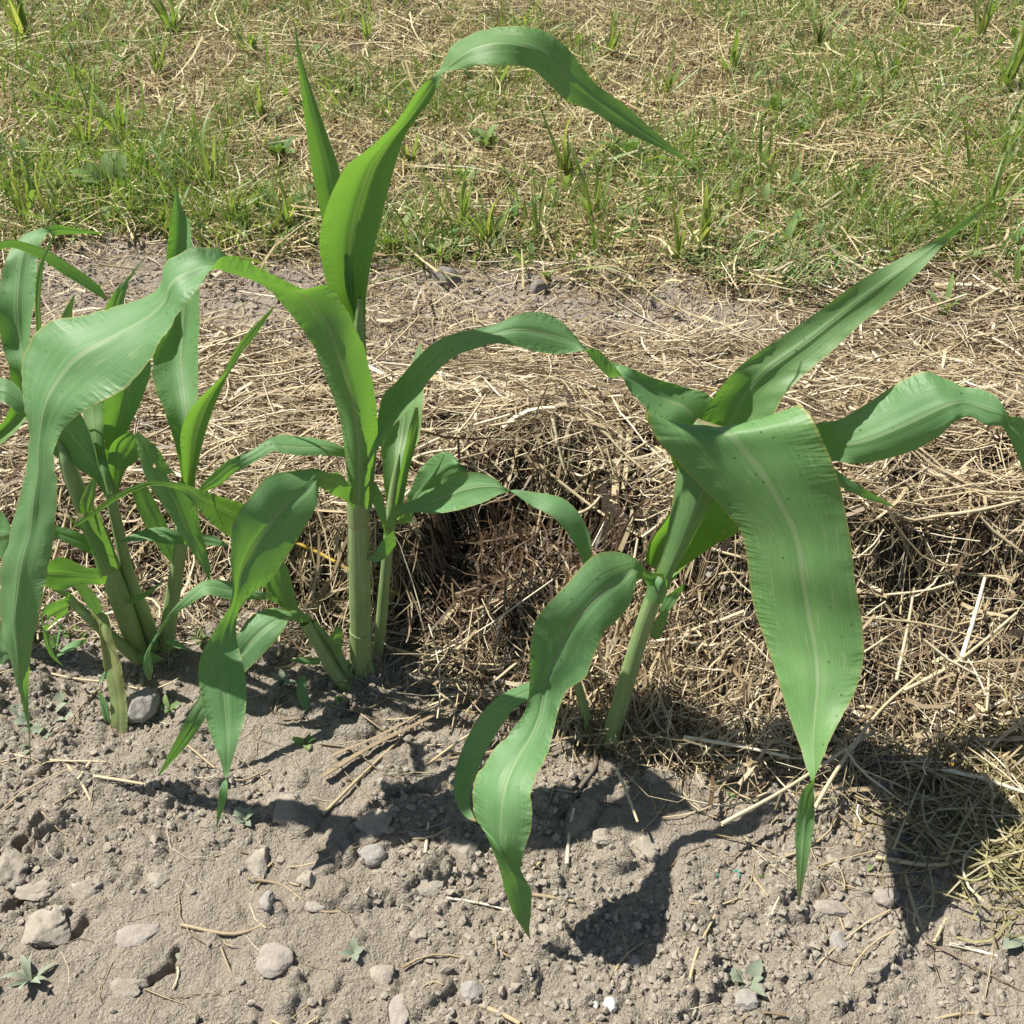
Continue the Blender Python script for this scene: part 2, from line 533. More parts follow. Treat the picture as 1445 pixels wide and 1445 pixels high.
def crack(pix, w, depth):
    global Z
    P = [pt(u, v, 1.0) for u, v in pix]
    P = [np.array([0, 0, CAM_H]) + (p - np.array([0, 0, CAM_H])) * (CAM_H / (CAM_H - p[2])) for p in P]
    for a, b in zip(P[:-1], P[1:]):
        i0, i1 = np.searchsorted(gx, (min(a[0], b[0]) - 0.03, max(a[0], b[0]) + 0.03))
        j0, j1 = np.searchsorted(gy, (min(a[1], b[1]) - 0.03, max(a[1], b[1]) + 0.03))
        X, Yv = GX[j0:j1, i0:i1], GY[j0:j1, i0:i1]
        X = X + 0.004 * vnoise(X * 160, Yv * 160)
        Yv = Yv + 0.004 * vnoise(X * 160 + 31, Yv * 160)
        L2 = (b[0] - a[0]) ** 2 + (b[1] - a[1]) ** 2
        t = np.clip(((X - a[0]) * (b[0] - a[0]) + (Yv - a[1]) * (b[1] - a[1])) / L2, 0, 1)
        dd = np.hypot(X - a[0] - t * (b[0] - a[0]), Yv - a[1] - t * (b[1] - a[1]))
        Zs = Z[j0:j1, i0:i1]
        Z[j0:j1, i0:i1] = Zs - depth * np.clip(1 - (dd / w) ** 2, 0, 1)


crack([(62, 1165), (30, 1195), (24, 1240), (38, 1262), (8, 1285)], 0.006, 0.016)
crack([(20, 1283), (60, 1280), (105, 1275)], 0.004, 0.009)
crack([(75, 1335), (105, 1320), (120, 1300)], 0.005, 0.010)
crack([(190, 1400), (240, 1365), (250, 1340)], 0.005, 0.010)
crack([(500, 1160), (560, 1120), (640, 1115)], 0.004, 0.006)
MND = mound(GX, GY)
Z += MND
FLAT = Z.copy()
V = np.stack([GX, GY, Z], -1).reshape(-1, 3)
ny, nx = GX.shape
idx = np.arange(nx * ny).reshape(ny, nx)
F = np.stack([idx[:-1, :-1], idx[:-1, 1:], idx[1:, 1:], idx[1:, :-1]], -1).reshape(-1, 4)
damp = sstep(0.02, -0.05, GY - hay_foot(GX)) * sstep(-0.13, -0.02, GY - hay_foot(GX)) * np.clip(0.45 + 1.5 * fbm(GX * 9, GY * 9, 3), 0, 1) * 0.8
damp = np.maximum(damp, 0.6 * sstep(1.5, 1.6, GY) * sstep(2.1, 1.9, GY) * np.clip(0.5 + fbm(GX * 5, GY * 5, 3), 0, 1))
ground = link('soil_ground', mesh_np('soil_ground', V, F, {'litter_shade': litter_shade_mask(GX, GY).ravel(), 'damp': damp.ravel()}), M_SOIL)
tag(ground, kind='structure')


def gz(x, y):
    x, y = np.asarray(x, float), np.asarray(y, float)
    i = np.clip(np.searchsorted(gx, x) - 1, 0, nx - 2)
    j = np.clip(np.searchsorted(gy, y) - 1, 0, ny - 2)
    fx = np.clip((x - gx[i]) / (gx[i + 1] - gx[i]), 0, 1)
    fy = np.clip((y - gy[j]) / (gy[j + 1] - gy[j]), 0, 1)
    a = Z[j, i] * (1 - fx) + Z[j, i + 1] * fx
    b = Z[j + 1, i] * (1 - fx) + Z[j + 1, i + 1] * fx
    return a * (1 - fy) + b * fy


def gpt(u, v, lift=0.0):
    """point of the ground (mound included) that the photograph shows at (u, v)"""
    C = np.array([0, 0, CAM_H])
    d = pt(u, v, 1.0) - C
    ts = np.linspace(0.35, 6.0, 1200)
    X = C[None] + d[None] * ts[:, None]
    below = np.nonzero(X[:, 2] < gz(X[:, 0], X[:, 1]) + lift)[0]
    return X[below[0]] if len(below) else X[-1]


# ------------------------------------------------------------------ strands: straw, hay and grass in bulk
def strands(name, base, ang, length, radius, mat, K=5, sides=3, lift0=0.0, lift1=0.0, curl=0.0, tilt=None, rnd=None, follow=True,
            sag=0.0, dirs=None, taper=0.5):
    """n tubes (sides=3) or ribbons (sides=2) lying on / rising from the ground"""
    n = len(base)
    s = np.linspace(0, 1, K)
    ang = np.asarray(ang)
    cur = curl * rng.normal(size=n)
    A = ang[:, None] + cur[:, None] * (s[None] - 0.5) * 2
    el = (np.zeros(n) if tilt is None else np.asarray(tilt))[:, None] * np.ones(K)[None]
    el = el - sag * np.abs(rng.normal(size=n))[:, None] * s[None]
    dx, dy, dz = np.cos(A) * np.cos(el), np.sin(A) * np.cos(el), np.sin(el)
    st = (length / (K - 1))[:, None]
    path = np.zeros((n, K, 3))
    for k, dd in enumerate((dx, dy, dz)):
        path[:, 1:, k] = np.cumsum(dd[:, :-1] * st, axis=1)
    if follow:
        path -= path.mean(axis=1, keepdims=True)
    path[:, :, 0] += base[:, 0:1]
    path[:, :, 1] += base[:, 1:2]
    g = gz(path[:, :, 0].ravel(), path[:, :, 1].ravel()).reshape(n, K)
    if follow:
        lf = rng.uniform(lift0, lift1, n)[:, None]
        gs = 0.45 * g + 0.55 * (g[:, :1] * (1 - s)[None] + g[:, -1:] * s[None])
        path[:, :, 2] = np.maximum(gs + lf + path[:, :, 2], g + radius[:, None] * 0.6)
    else:
        path[:, :, 2] += gz(base[:, 0], base[:, 1])[:, None] - 0.002
        path[:, :, 2] = np.maximum(path[:, :, 2], g + 0.001)
    T = np.gradient(path, axis=1)
    T /= np.linalg.norm(T, axis=2, keepdims=True) + 1e-9
    ref = np.zeros((n, 1, 3)) + rng.normal(size=(n, 1, 3)) * (0.45 if follow else 1.0)
    ref[:, :, 2] += 1.0 if follow else 0.0
    W = np.cross(T, np.broadcast_to(ref, T.shape))
    W /= np.linalg.norm(W, axis=2, keepdims=True) + 1e-9
    U = np.cross(W, T)
    prof = (1 - taper * s ** 1.5)
    if not follow:
        prof = np.clip(1.0 - s ** 2.2, 0.06, 1) * (0.7 + 0.6 * s * (1 - s) * 2)
    R = radius[:, None, None] * prof[None, :, None]
    rings = []
    if sides == 2:
        rings = [path - W * R, path + W * R]
    else:
        for q in range(sides):
            a = 2 * math.pi * q / sides
            rings.append(path + (W * math.cos(a) + U * math.sin(a)) * R)
    Vv = np.stack(rings, axis=2)                       # n,K,sides,3
    m = sides
    ii = np.arange(n * K * m).reshape(n, K, m)
    qs = []
    for q in range(m if m > 2 else 1):
        r = (q + 1) % m
        qs.append(np.stack([ii[:, :-1, q], ii[:, :-1, r], ii[:, 1:, r], ii[:, 1:, q]], -1).reshape(-1, 4))
    Fq = np.concatenate(qs)
    rv = rng.random(n) if rnd is None else rnd
    at = {'rnd': np.repeat(rv, K * m), 'along': np.tile(np.repeat(s, m), n)}
    return Vv.reshape(-1, 3), Fq, at


def join(parts):
    Vs, Fs, off, at = [], [], 0, {}
    for v, f, a in parts:
        Vs.append(v)
        Fs.append(f + off)
        off += len(v)
        for k, x in a.items():
            at.setdefault(k, []).append(x)
    return np.concatenate(Vs), np.concatenate(Fs), {k: np.concatenate(x) for k, x in at.items()}


def scatter(n, x0, x1, y0, y1, dens):
    """n points, kept with probability dens(x, y)"""
    out = []
    tot = 0
    while tot < n:
        p = np.stack([rng.uniform(x0, x1, n * 2), rng.uniform(y0, y1, n * 2)], -1)
        p = p[rng.random(len(p)) < dens(p[:, 0], p[:, 1])]
        out.append(p)
        tot += len(p)
    return np.concatenate(out)[:n]


def hay_density(x, y):
    f = hay_foot(x)
    d = sstep(-0.10, 0.07, y - f + 0.07 * vnoise(x * 11, y * 11)) * (1 - sstep(1.38, 1.86, y + 0.3 * vnoise(x * 5, y * 5)))
    right = sstep(0.32, 0.62, x + 0.25 * vnoise(x * 4, y * 4)) * sstep(1.15, 1.35, y) * (1 - sstep(1.9, 2.1, y))
    d = np.maximum(d, right)
    hol = 1 - 0.80 * np.exp(-((x - 0.005) / 0.10) ** 4 - ((y - 0.95) / 0.10) ** 4)
    clump = np.clip(0.62 + 1.5 * fbm(x * 13 + 5, y * 13, 2), 0.12, 1)
    edge = hay_edge(x) + 0.05 * vnoise(x * 8 + 7, x * 0 + 2.5)
    fc = 1 - np.interp(x, [-0.3, -0.1, 1], [0.3, 0.9, 0.95]) * np.exp(-((y - edge + 0.065) / 0.085) ** 2)
    strip = 0.93 * np.exp(-((y - 1.69 + 0.08 * vnoise(x * 7, y * 3)) / 0.12) ** 4) * (1 - sstep(0.38, 0.6, x)) * np.clip(0.85 + 1.2 * fbm(x * 5 + 2, y * 5, 2), 0.35, 1)
    d = d * (1 - strip)
    ap = 1 - 0.48 * sstep(edge, edge - 0.05, y)
    return d * (0.55 + 0.45 * sstep(2.0, 0.8, y)) * hol * clump * fc * ap


W0 = 0.62
def in_view(x, y, pad=0.33):
    return (np.abs(x) < (0.47 * (y * CP + CAM_H * SP)) + pad).astype(float)


def cosang(n):
    """hay lies every way, a little more across the picture"""
    a = rng.uniform(0, 2 * math.pi, n)
    k = rng.random(n) < 0.35
    a[k] = rng.normal(0.25, 0.5, k.sum())
    return a


dens = lambda x, y: hay_density(x, y) * in_view(x, y)
hay_parts = []
n = 16500
B = scatter(n, -1.5, 1.3, 0.6, 2.1, dens)
hay_parts.append(strands('hay', B, cosang(n), rng.uniform(0.03, 0.13, n), rng.uniform(0.0004, 0.0010, n), None, 5, 3, 0, 0.032, 0.75,
                         rng.normal(0, 0.16, n), np.clip(rng.beta(1.7, 1.3, n), 0, 1)))
n = 12000
B = scatter(n, -1.5, 1.3, 0.6, 2.1, dens)
hay_parts.append(strands('hay', B, cosang(n), rng.uniform(0.02, 0.10, n), 0.0007 + 0.0024 * rng.random(n) ** 2.6, None, 5, 2, 0, 0.034, 0.45,
                         rng.normal(0, 0.18, n), np.clip(rng.beta(1.7, 1.5, n), 0, 1)))
n = 7600         # short broken chaff
B = scatter(n, -1.3, 1.3, 0.6, 2.1, dens)
hay_parts.append(strands('hay', B, rng.uniform(0, 6.3, n), rng.uniform(0.006, 0.026, n), 0.0008 + 0.0024 * rng.random(n) ** 2, None, 3, 2, 0, 0.028, 0.4,
                         rng.normal(0, 0.5, n), np.clip(rng.beta(1.3, 1.5, n), 0, 1), taper=0.2))
n = 1900         # stout pale straws
B = scatter(n, -1.3, 1.3, 0.6, 2.1, dens)
hay_parts.append(strands('hay', B, cosang(n), rng.uniform(0.06, 0.20, n), 0.0009 + 0.0014 * rng.random(n) ** 1.5, None, 6, 3, 0.004, 0.034, 0.22,
                         rng.normal(0, 0.2, n), np.clip(rng.beta(4.0, 1.6, n), 0, 1), taper=0.2))
n = 11500          # wiry curled bits
B = scatter(n, -1.3, 1.3, 0.6, 2.1, dens)
hay_parts.append(strands('hay', B, rng.uniform(0, 6.3, n), rng.uniform(0.02, 0.07, n), rng.uniform(0.0004, 0.0008, n), None, 7, 2, 0, 0.022, 1.6,
                         rng.normal(0, 0.4, n), np.clip(rng.beta(1.6, 2.4, n), 0, 1)))
# tangled front of the bank: strands hang down the face and stick out of it
n = 2600
fx = np.concatenate([rng.uniform(-0.75, 0.75, n - 1500), rng.normal(0.13, 0.05, 1500)])
B = np.stack([fx, hay_foot(fx) + rng.uniform(-0.03, 0.16, n)], -1)
hay_parts.append(strands('hay', B, rng.normal(-1.6, 1.0, n), rng.uniform(0.03, 0.11, n), 0.0005 + 0.0012 * rng.random(n) ** 2, None, 6, 2, 0.0, 0.035, 0.8,
                         rng.normal(-0.35, 0.5, n), np.clip(rng.beta(2.0, 2.4, n), 0, 1)))
n = 1100         # limp strands, coloured dark to paint shade into the hollow
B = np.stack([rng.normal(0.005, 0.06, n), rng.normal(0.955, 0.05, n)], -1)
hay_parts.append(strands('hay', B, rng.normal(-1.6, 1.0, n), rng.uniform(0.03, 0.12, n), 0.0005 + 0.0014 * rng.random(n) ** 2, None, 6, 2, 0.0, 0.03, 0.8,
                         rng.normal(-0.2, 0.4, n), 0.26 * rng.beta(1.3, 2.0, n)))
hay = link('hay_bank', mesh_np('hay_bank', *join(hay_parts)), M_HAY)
tag(hay, 'bank of tangled tan hay mulch behind the corn stems', 'hay', kind='stuff')

# half-green hay in the right lower corner
n = 1500
B = scatter(n, 0.36, 0.75, 0.5, 0.8, lambda x, y: np.exp(-((x - 0.57) / 0.12) ** 2 - ((y - 0.635) / 0.075) ** 2))
v1 = strands('o', B, rng.normal(0.15, 0.8, n), rng.uniform(0.03, 0.13, n), rng.uniform(0.0005, 0.0013, n), None, 6, 2, 0, 0.022, 0.8, rng.normal(0, 0.2, n))
oh = link('half_green_hay', mesh_np('half_green_hay', *v1), M_OLIVE)
tag(oh, 'loose olive green hay at the right edge of the bank', 'hay', kind='stuff')

# scattered straw and root bits on bare soil, in front and behind
n = 2300
B = scatter(n, -0.8, 0.8, 0.38, 0.95, lambda x, y: 0.06 + 0.94 * np.exp(-np.clip(hay_foot(x) - y, 0, 1) / 0.055) * np.interp(x, [-0.5, 0.0, 0.12, 0.5], [0.3, 0.5, 1, 1]))
p1 = strands('s', B, cosang(n), rng.uniform(0.012, 0.10, n), 0.0004 + 0.0011 * rng.random(n) ** 2, None, 5, 3, 0, 0.003, 0.7, rng.normal(0, 0.05, n),
             np.clip(rng.beta(2.6, 2.0, n), 0, 1))
n = 10000
B = scatter(n, -1.4, 1.4, 1.3, 2.1, lambda x, y: (0.25 + 0.75 * np.clip(0.4 + 2 * fbm(x * 5, y * 5, 2), 0, 1)) * in_view(x, y))
p2 = strands('s', B, cosang(n), rng.uniform(0.015, 0.10, n), 0.0005 + 0.0012 * rng.random(n) ** 2, None, 5, 2, 0, 0.006, 0.6, rng.normal(0, 0.1, n),
             np.clip(rng.beta(2.0, 2.0, n), 0, 1))
so = link('straw_litter', mesh_np('straw_litter', *join([p1, p2])), M_HAY)
tag(so, 'thin scattered straw bits on the bare soil', 'straw', kind='stuff')


# lawn: dry clippings, standing stubble, green blades
def patchy(x, y):
    return np.clip(0.45 + 2.2 * fbm(x * 2.6 + 3, y * 2.6 + 8, 3), 0.04, 1)


ld = lambda x, y: lawn_mask(x, y) * in_view(x, y, 0.65) * np.clip(2.6 / y, 0.3, 1) ** 1.6
lp = []
n = 65000
B = scatter(n, -3.2, 3.2, 1.6, 5.2, ld)
lp.append(strands('d', B, rng.uniform(0, 6.3, n), rng.uniform(0.02, 0.10, n), 0.0007 + 0.0020 * rng.random(n) ** 2, None, 4, 2, 0, 0.028, 0.6,
                  rng.normal(0, 0.3, n), np.clip(rng.beta(2.3, 2.0, n), 0, 1)))
n = 45000
B = scatter(n, -3.2, 3.2, 1.65, 5.2, ld)
lp.append(strands('d', B, rng.uniform(0, 6.3, n), rng.uniform(0.02, 0.085, n), 0.0007 + 0.0011 * rng.random(n), None, 4, 2, 0, 0, 0.3,
                  rng.normal(1.15, 0.35, n), np.clip(rng.beta(1.5, 1.7, n), 0, 1), follow=False, sag=0.5))
n = 5000
B = scatter(n, -3.2, 3.2, 1.65, 4.8, ld)
lp.append(strands('d', B, rng.uniform(0, 6.3, n), rng.uniform(0.08, 0.22, n), 0.0010 + 0.0018 * rng.random(n) ** 2, None, 4, 2, 0, 0.04, 0.4,
                  rng.normal(0, 0.2, n), np.clip(rng.beta(3.5, 1.6, n), 0, 1)))
dg = link('dry_grass', mesh_np('dry_grass', *join(lp)), M_DRY)
tag(dg, 'mown dry tan grass and clippings behind the hay', 'dry grass', kind='stuff')


def green_d(x, y):
    e = y - lawn_edge(x)
    strip = np.exp(-((e - 0.28) / 0.30) ** 2)
    return ld(x, y) * np.clip(0.26 + 0.42 * strip, 0, 1) * patchy(x, y)


gp = []
n = 30000
B = scatter(n, -3.2, 3.2, 1.65, 5.2, green_d)
gp.append(strands('g', B, rng.uniform(0, 6.3, n), rng.uniform(0.02, 0.12, n), 0.0007 + 0.0022 * rng.random(n) ** 3, None, 5, 2, 0, 0, 0.4,
                  rng.normal(0.95, 0.4, n), np.clip(rng.beta(2.4, 1.9, n), 0, 1), follow=False, sag=0.9))
n = 4500
B = scatter(n, -3.2, 3.2, 1.65, 4.5, lambda x, y: green_d(x, y) * np.clip(0.2 + 2.2 * fbm(x * 6 + 1, y * 6 + 4, 2), 0, 1))
gp.append(strands('g', B, rng.uniform(0, 6.3, n), rng.uniform(0.06, 0.18, n), 0.0012 + 0.0024 * rng.random(n) ** 2, None, 5, 2, 0, 0, 0.3,
                  rng.normal(1.0, 0.35, n), np.clip(rng.beta(2.2, 1.8, n), 0, 1), follow=False, sag=1.0))
gg = link('green_grass', mesh_np('green_grass', *join(gp)), M_GRASS)
tag(gg, 'short patchy green grass in the dry lawn', 'grass', kind='stuff')


# ------------------------------------------------------------------ corn blades and stems
def catmull(P, sub):
    P = np.asarray(P, float)
    n = len(P)
    Q = np.vstack([2 * P[0] - P[1], P, 2 * P[-1] - P[-2]])
    out = []
    for i in range(n - 1):
        p0, p1, p2, p3 = Q[i], Q[i + 1], Q[i + 2], Q[i + 3]
        for t in np.arange(sub) / sub:
            out.append(0.5 * ((2 * p1) + (p2 - p0) * t + (2 * p0 - 5 * p1 + 4 * p2 - p3) * t * t + (3 * p1 - p0 - 3 * p2 + p3) * t ** 3))
    out.append(P[-1])
    return np.array(out)


def smooth1(a, it=2):
    a = np.array(a, float)
    for _ in range(it):
        b = a.copy()
        b[1:-1] = 0.25 * a[:-2] + 0.5 * a[1:-1] + 0.25 * a[2:]
        a = b
    return a


def blade(name, parent, st, mat=None, sub=7, cols=18, ruffle=0.0017, holes=None, lean=0.0):
    """st: (ax, ay, bx, by, Y[, d[, m]]) - the two margins at photograph pixels, world depth Y of the middle,
    +d for margin a / -d for margin b, +m for how far the midrib lies behind the margins"""
    mat = mat or M_LEAF
    full = [tuple(s) + (0.0,) * (8 - len(s)) for s in st]
    Ys = smooth1([s[4] for s in full], 2) + lean * np.linspace(0, 1, len(full))
    A, Bm, Mm = [], [], []
    for s, Y in zip(full, Ys):
        a, b = pt(s[0], s[1], Y + s[5]), pt(s[2], s[3], Y - s[5])
        A.append(a)
        Bm.append(b)
        Mm.append((a + b) / 2 + np.array([0, 1, -0.35]) * s[6] - np.array([0, 0, s[7]]))
    A, Bm, Mm = catmull(A, sub), catmull(Bm, sub), catmull(Mm, sub)
    n = len(A)
    seg = np.linalg.norm(np.diff(Mm, axis=0), axis=1)
    ln = np.concatenate([[0], np.cumsum(seg)])
    t = np.linspace(-1, 1, cols)
    P = Mm[:, None] + t[None, :, None] * ((Bm - A) / 2)[:, None] + (t ** 2)[None, :, None] * ((A + Bm) / 2 - Mm)[:, None]
    # shallow crease at the midrib and ruffled margins
    T = np.gradient(Mm, axis=0)
    T /= np.linalg.norm(T, axis=1, keepdims=True) + 1e-9
    Wd = Bm - A
    wl = np.linalg.norm(Wd, axis=1)
    Nn = np.cross(T, Wd)
    Nn /= np.linalg.norm(Nn, axis=1, keepdims=True) + 1e-9
    sd = rng.uniform(0, 99)
    ph = ln * 95
    env = np.clip(wl / 0.05, 0, 1)
    ed = np.clip(np.abs(t) - 0.45, 0, 1)[None, :] ** 1.5 * 3
    rl = vnoise(ph[:, None] * 0.9 + sd, np.sign(t)[None, :] * 7.7 + t[None, :] * 0.8 + 20) + 0.6 * vnoise(ph[:, None] * 2.6 + sd, np.sign(t)[None, :] * 3.1 + 50)
    low = vnoise(ln[:, None] * 28 + sd, t[None, :] * 1.4 + 80)
    off = ruffle * env[:, None] * (ed * rl * 1.6) + 0.0034 * env[:, None] * low
    off -= 0.0022 * env[:, None] * np.exp(-(t / 0.10) ** 2)[None]
    P = P + Nn[:, None] * off[:, :, None]
    Vv = P.reshape(-1, 3)
    ii = np.arange(n * cols).reshape(n, cols)
    Fq = np.stack([ii[:-1, :-1], ii[:-1, 1:], ii[1:, 1:], ii[1:, :-1]], -1).reshape(-1, 4)
    uv = np.stack([np.tile((t + 1) / 2, n), np.repeat(ln, cols)], -1)
    if holes:
        keep = np.ones(len(Fq), bool)
        cu = uv[Fq].mean(axis=1)
        for hx, hy, rx, ry in holes:
            keep &= ((cu[:, 0] - hx) / rx) ** 2 + ((cu[:, 1] / ln[-1] - hy) / ry) ** 2 > 1
        Fq = Fq[keep]
    base = np.array(parent.location) if parent else np.zeros(3)
    me = mesh_np(name, Vv - base, Fq, {'along': np.repeat(ln / ln[-1], cols)}, uv)
    return link(name, me, mat, parent)


def stem(name, parent, st, mat=None, sides=16, sub=6, ridge=0.04):
    """st: (u, v, Y, radius in pixels)"""
    P = np.array([pt(*s[:3]) for s in st])
    R = np.array([s[3] * px2m(p) for s, p in zip(st, P)])
    C = catmull(np.hstack([P, R[:, None]]), sub)
    P, R = C[:, :3], C[:, 3]
    T = np.gradient(P, axis=0)
    T /= np.linalg.norm(T, axis=1, keepdims=True)
    W = np.cross(T, [0, 1, 0])
    W /= np.linalg.norm(W, axis=1, keepdims=True)
    U = np.cross(W, T)
    a = np.linspace(0, 2 * math.pi, sides, endpoint=False)
    rr = 1 + ridge * np.cos(a * 5 + 1.0)
    V = P[:, None] + (W[:, None] * np.cos(a)[None, :, None] + U[:, None] * np.sin(a)[None, :, None]) * (R[:, None] * rr[None])[:, :, None]
    n = len(P)
    ii = np.arange(n * sides).reshape(n, sides)
    jj = np.roll(ii, -1, axis=1)
    F = np.stack([ii[:-1], jj[:-1], jj[1:], ii[1:]], -1).reshape(-1, 4)
    ln = np.concatenate([[0], np.cumsum(np.linalg.norm(np.diff(P, axis=0), axis=1))])
    uv = np.stack([np.tile(np.arange(sides) / sides, n), np.repeat(ln, sides)], -1)
    me = mesh_np(name, V.reshape(-1, 3) - np.array(parent.location), F, {'along': np.repeat(ln / ln[-1], sides)}, uv)
    return link(name, me, mat or M_STEM, parent)


# ---- plant A: the tallest, left of the middle
bA = gpt(510, 945)
pA = empty('corn_plant', bA, 'tallest corn plant with a thick upright stem and one leaf arching far left', 'corn plant', 'young corn plants in the row')
yA = float(bA[1])
stem('stem', pA, [(512, 958, yA, 14), (511, 940, yA, 17), (510, 925, yA, 16), (509, 894, yA, 15.6), (509, 889, yA, 16.4), (509, 885, yA, 15), (508, 830, yA, 15.5), (507, 780, yA, 15), (506, 725, yA, 14.5), (506, 690, yA, 14.5), (509, 640, yA, 16), (508, 560, yA, 14), (506, 480, yA + .01, 9), (508, 420, yA + .01, 3)])
stem('sheath', pA, [(506, 738, yA, 15.5), (506, 712, yA, 16.2), (507, 700, yA, 15.8), (510, 668, yA, 17), (511, 650, yA, 19.5), (511, 628, yA, 20)])
Y0 = yA
blade('leaf', pA, [  # long leaf arching left with a twist at the crest
    (525, 718, 490, 702, Y0 - 0.010, 0, -.009), (527, 690, 490, 684, Y0 - 0.012, 0, -.011), (530, 655, 489, 662, Y0 - 0.014, 0, -.013), (533, 620, 486, 635, Y0 - 0.012, 0, -.014), (532, 580, 478, 585, Y0 - 0.018, -.004, -.014), (524, 530, 463, 540, Y0 - 0.024, -.006, -.012),
    (508, 480, 445, 496, Y0 - 0.033, -.010, -.008), (485, 428, 422, 462, Y0 - 0.039, -.014, 0), (456, 402, 402, 436, Y0 - 0.042, -.015, .004),
    (430, 407, 385, 414, Y0 - 0.045, -.014, .002), (402, 397, 364, 398, Y0 - 0.048, -.014, 0, .004), (376, 381, 348, 388, Y0 - 0.051, -.018, 0, .009), (352, 368, 335, 369, Y0 - 0.054, -.021, 0, .015),
    (330, 361, 312, 352, Y0 - 0.056, -.021, 0, .017), (309, 364, 290, 346, Y0 - 0.058, -.020, 0, .013), (289, 394, 268, 350, Y0 - 0.060, -.018, 0, .005),
    (264, 428, 235, 370, Y0 - 0.063, -0.028, -.006), (249, 447, 220, 408, Y0 - 0.066, -0.028, -.004), (232, 477, 180, 429, Y0 - 0.071, -0.032, -.004), (213, 508, 126, 444, Y0 - 0.076, -0.035, -.004),
    (177, 546, 63, 457, Y0 - 0.083, -0.035, -.004), (139, 569, 37, 493, Y0 - 0.089, -0.032, -.002), (112, 586, 29, 535, Y0 - 0.098, -0.021, -.004), (90, 606, 35, 580, Y0 - 0.105, -0.011, -.002),
    (77, 640, 40, 625, Y0 - 0.113, -0.014, -.002), (80, 684, 32, 676, Y0 - 0.117, -0.014, -.003), (78, 741, 14, 757, Y0 - 0.120, -0.014, -.004), (66, 811, 0, 812, Y0 - 0.123, -0.014, -.004),
    (53, 871, 0, 876, Y0 - 0.126, -0.011, -.003), (43, 930, 17, 941, Y0 - 0.129, 0, -.004), (40, 985, 32, 996, Y0 - 0.132), (42, 1030, 40, 1032, Y0 - 0.135), (44, 1078, 43, 1078, Y0 - 0.148)])
blade('leaf', pA, [  # upright leaf bending over to the right
    (495, 600, 520, 600, Y0), (499, 520, 518, 520, Y0 + .012, 0, .006), (490, 460, 516, 468, Y0 + .016, 0, .012), (465, 410, 517, 415, Y0 + .018, 0, .020), (451, 350, 528, 350, Y0 + .02, 0, .022),
    (459, 298, 543, 288, Y0 + .02, 0, .020), (485, 240, 556, 238, Y0 + .018, 0, .016), (525, 205, 570, 196, Y0 + .012, 0, .010), (560, 170, 590, 164, Y0 + .006, 0, .006), (592, 124, 610, 138, Y0, 0, .003),
    (613, 106, 624, 105, Y0 - .004, .004), (622, 96, 640, 98, Y0 - .006, .010), (632, 74, 662, 96, Y0 - .008, .014, -.004), (650, 54, 692, 93, Y0 - .01, .022, -.006), (690, 40, 722, 91, Y0 - .01, .018, -.008),
    (735, 37, 750, 98, Y0 - .01, .010, -.006), (772, 45, 772, 116, Y0 - .008, .010, -.004), (802, 70, 800, 142, Y0 - .005, .008, -.002), (838, 115, 838, 158, Y0, .006, 0), (878, 145, 874, 182, Y0 + .004, .004, .002),
    (923, 185, 914, 201, Y0 + .008, .002), (963, 219, 960, 223, Y0 + .01), (996, 247, 995, 249, Y0 + .012)], M_LEAF_YOUNG)
blade('leaf', pA, [  # slim spear leaf
    (488, 470, 505, 470, Y0 + .03, 0, .004), (470, 400, 500, 400, Y0 + .04, 0, .006), (459, 335, 492, 335, Y0 + .045, 0, .008), (449, 285, 484, 275, Y0 + .05, 0, .008), (440, 240, 478, 236, Y0 + .052, 0, .008), (433, 190, 462, 190, Y0 + .055, 0, .006),
    (425, 130, 444, 138, Y0 + .058, 0, .004), (420, 85, 428, 88, Y0 + .06), (415, 32, 416, 30, Y0 + .06)], M_LEAF_YOUNG)
blade('leaf', pA, [  # drooping lower left leaf
    (503, 700, 500, 718, Y0 - .012), (490, 680, 485, 706, Y0 - .018, -.003), (478, 668, 468, 698, Y0 - .024, -.004), (464, 668, 455, 690, Y0 - .03, 0), (445, 661, 450, 688, Y0 - .036, .006, -.002),
    (420, 664, 446, 715, Y0 - .045, .010, -.003), (380, 671, 424, 755, Y0 - .058, .010, -.004), (352, 703, 405, 784, Y0 - .070, .006, -.003), (330, 735, 380, 818, Y0 - .083, .002, -.002), (325, 785, 355, 838, Y0 - .10, .001, 0),
    (326, 843, 337, 864, Y0 - .115, -.002, .002), (309, 880, 333, 886, Y0 - .13, -.004, .002), (289, 912, 336, 910, Y0 - .145, -.006, .002), (280, 945, 343, 937, Y0 - .158, -.006, .002), (284, 985, 348, 970, Y0 - .176, -.006, 0), (295, 1030, 345, 1012, Y0 - .198, -.004, -.001),
    (307, 1063, 334, 1052, Y0 - .218, -.002), (317, 1094, 322, 1093, Y0 - .235), (321, 1106, 313, 1106, Y0 - .24), (320, 1126, 308, 1124, Y0 - .247), (306, 1168, 305, 1167, Y0 - .258)])
blade('leaf', pA, [(491, 634, 491, 646, Y0 - .01), (463, 622, 457, 642, Y0 - .015, .008), (427, 616, 425, 643, Y0 - .02, .012, -.003), (394, 614, 402, 641, Y0 - .025, .012, -.003), (377, 621, 386, 637, Y0 - .03, .006), (352, 637, 359, 652, Y0 - .035, .004),
                   (322, 650, 330, 668, Y0 - .04), (300, 668, 311, 684, Y0 - .045), (284, 685, 291, 693, Y0 - .05), (278, 698, 279, 699, Y0 - .05)])
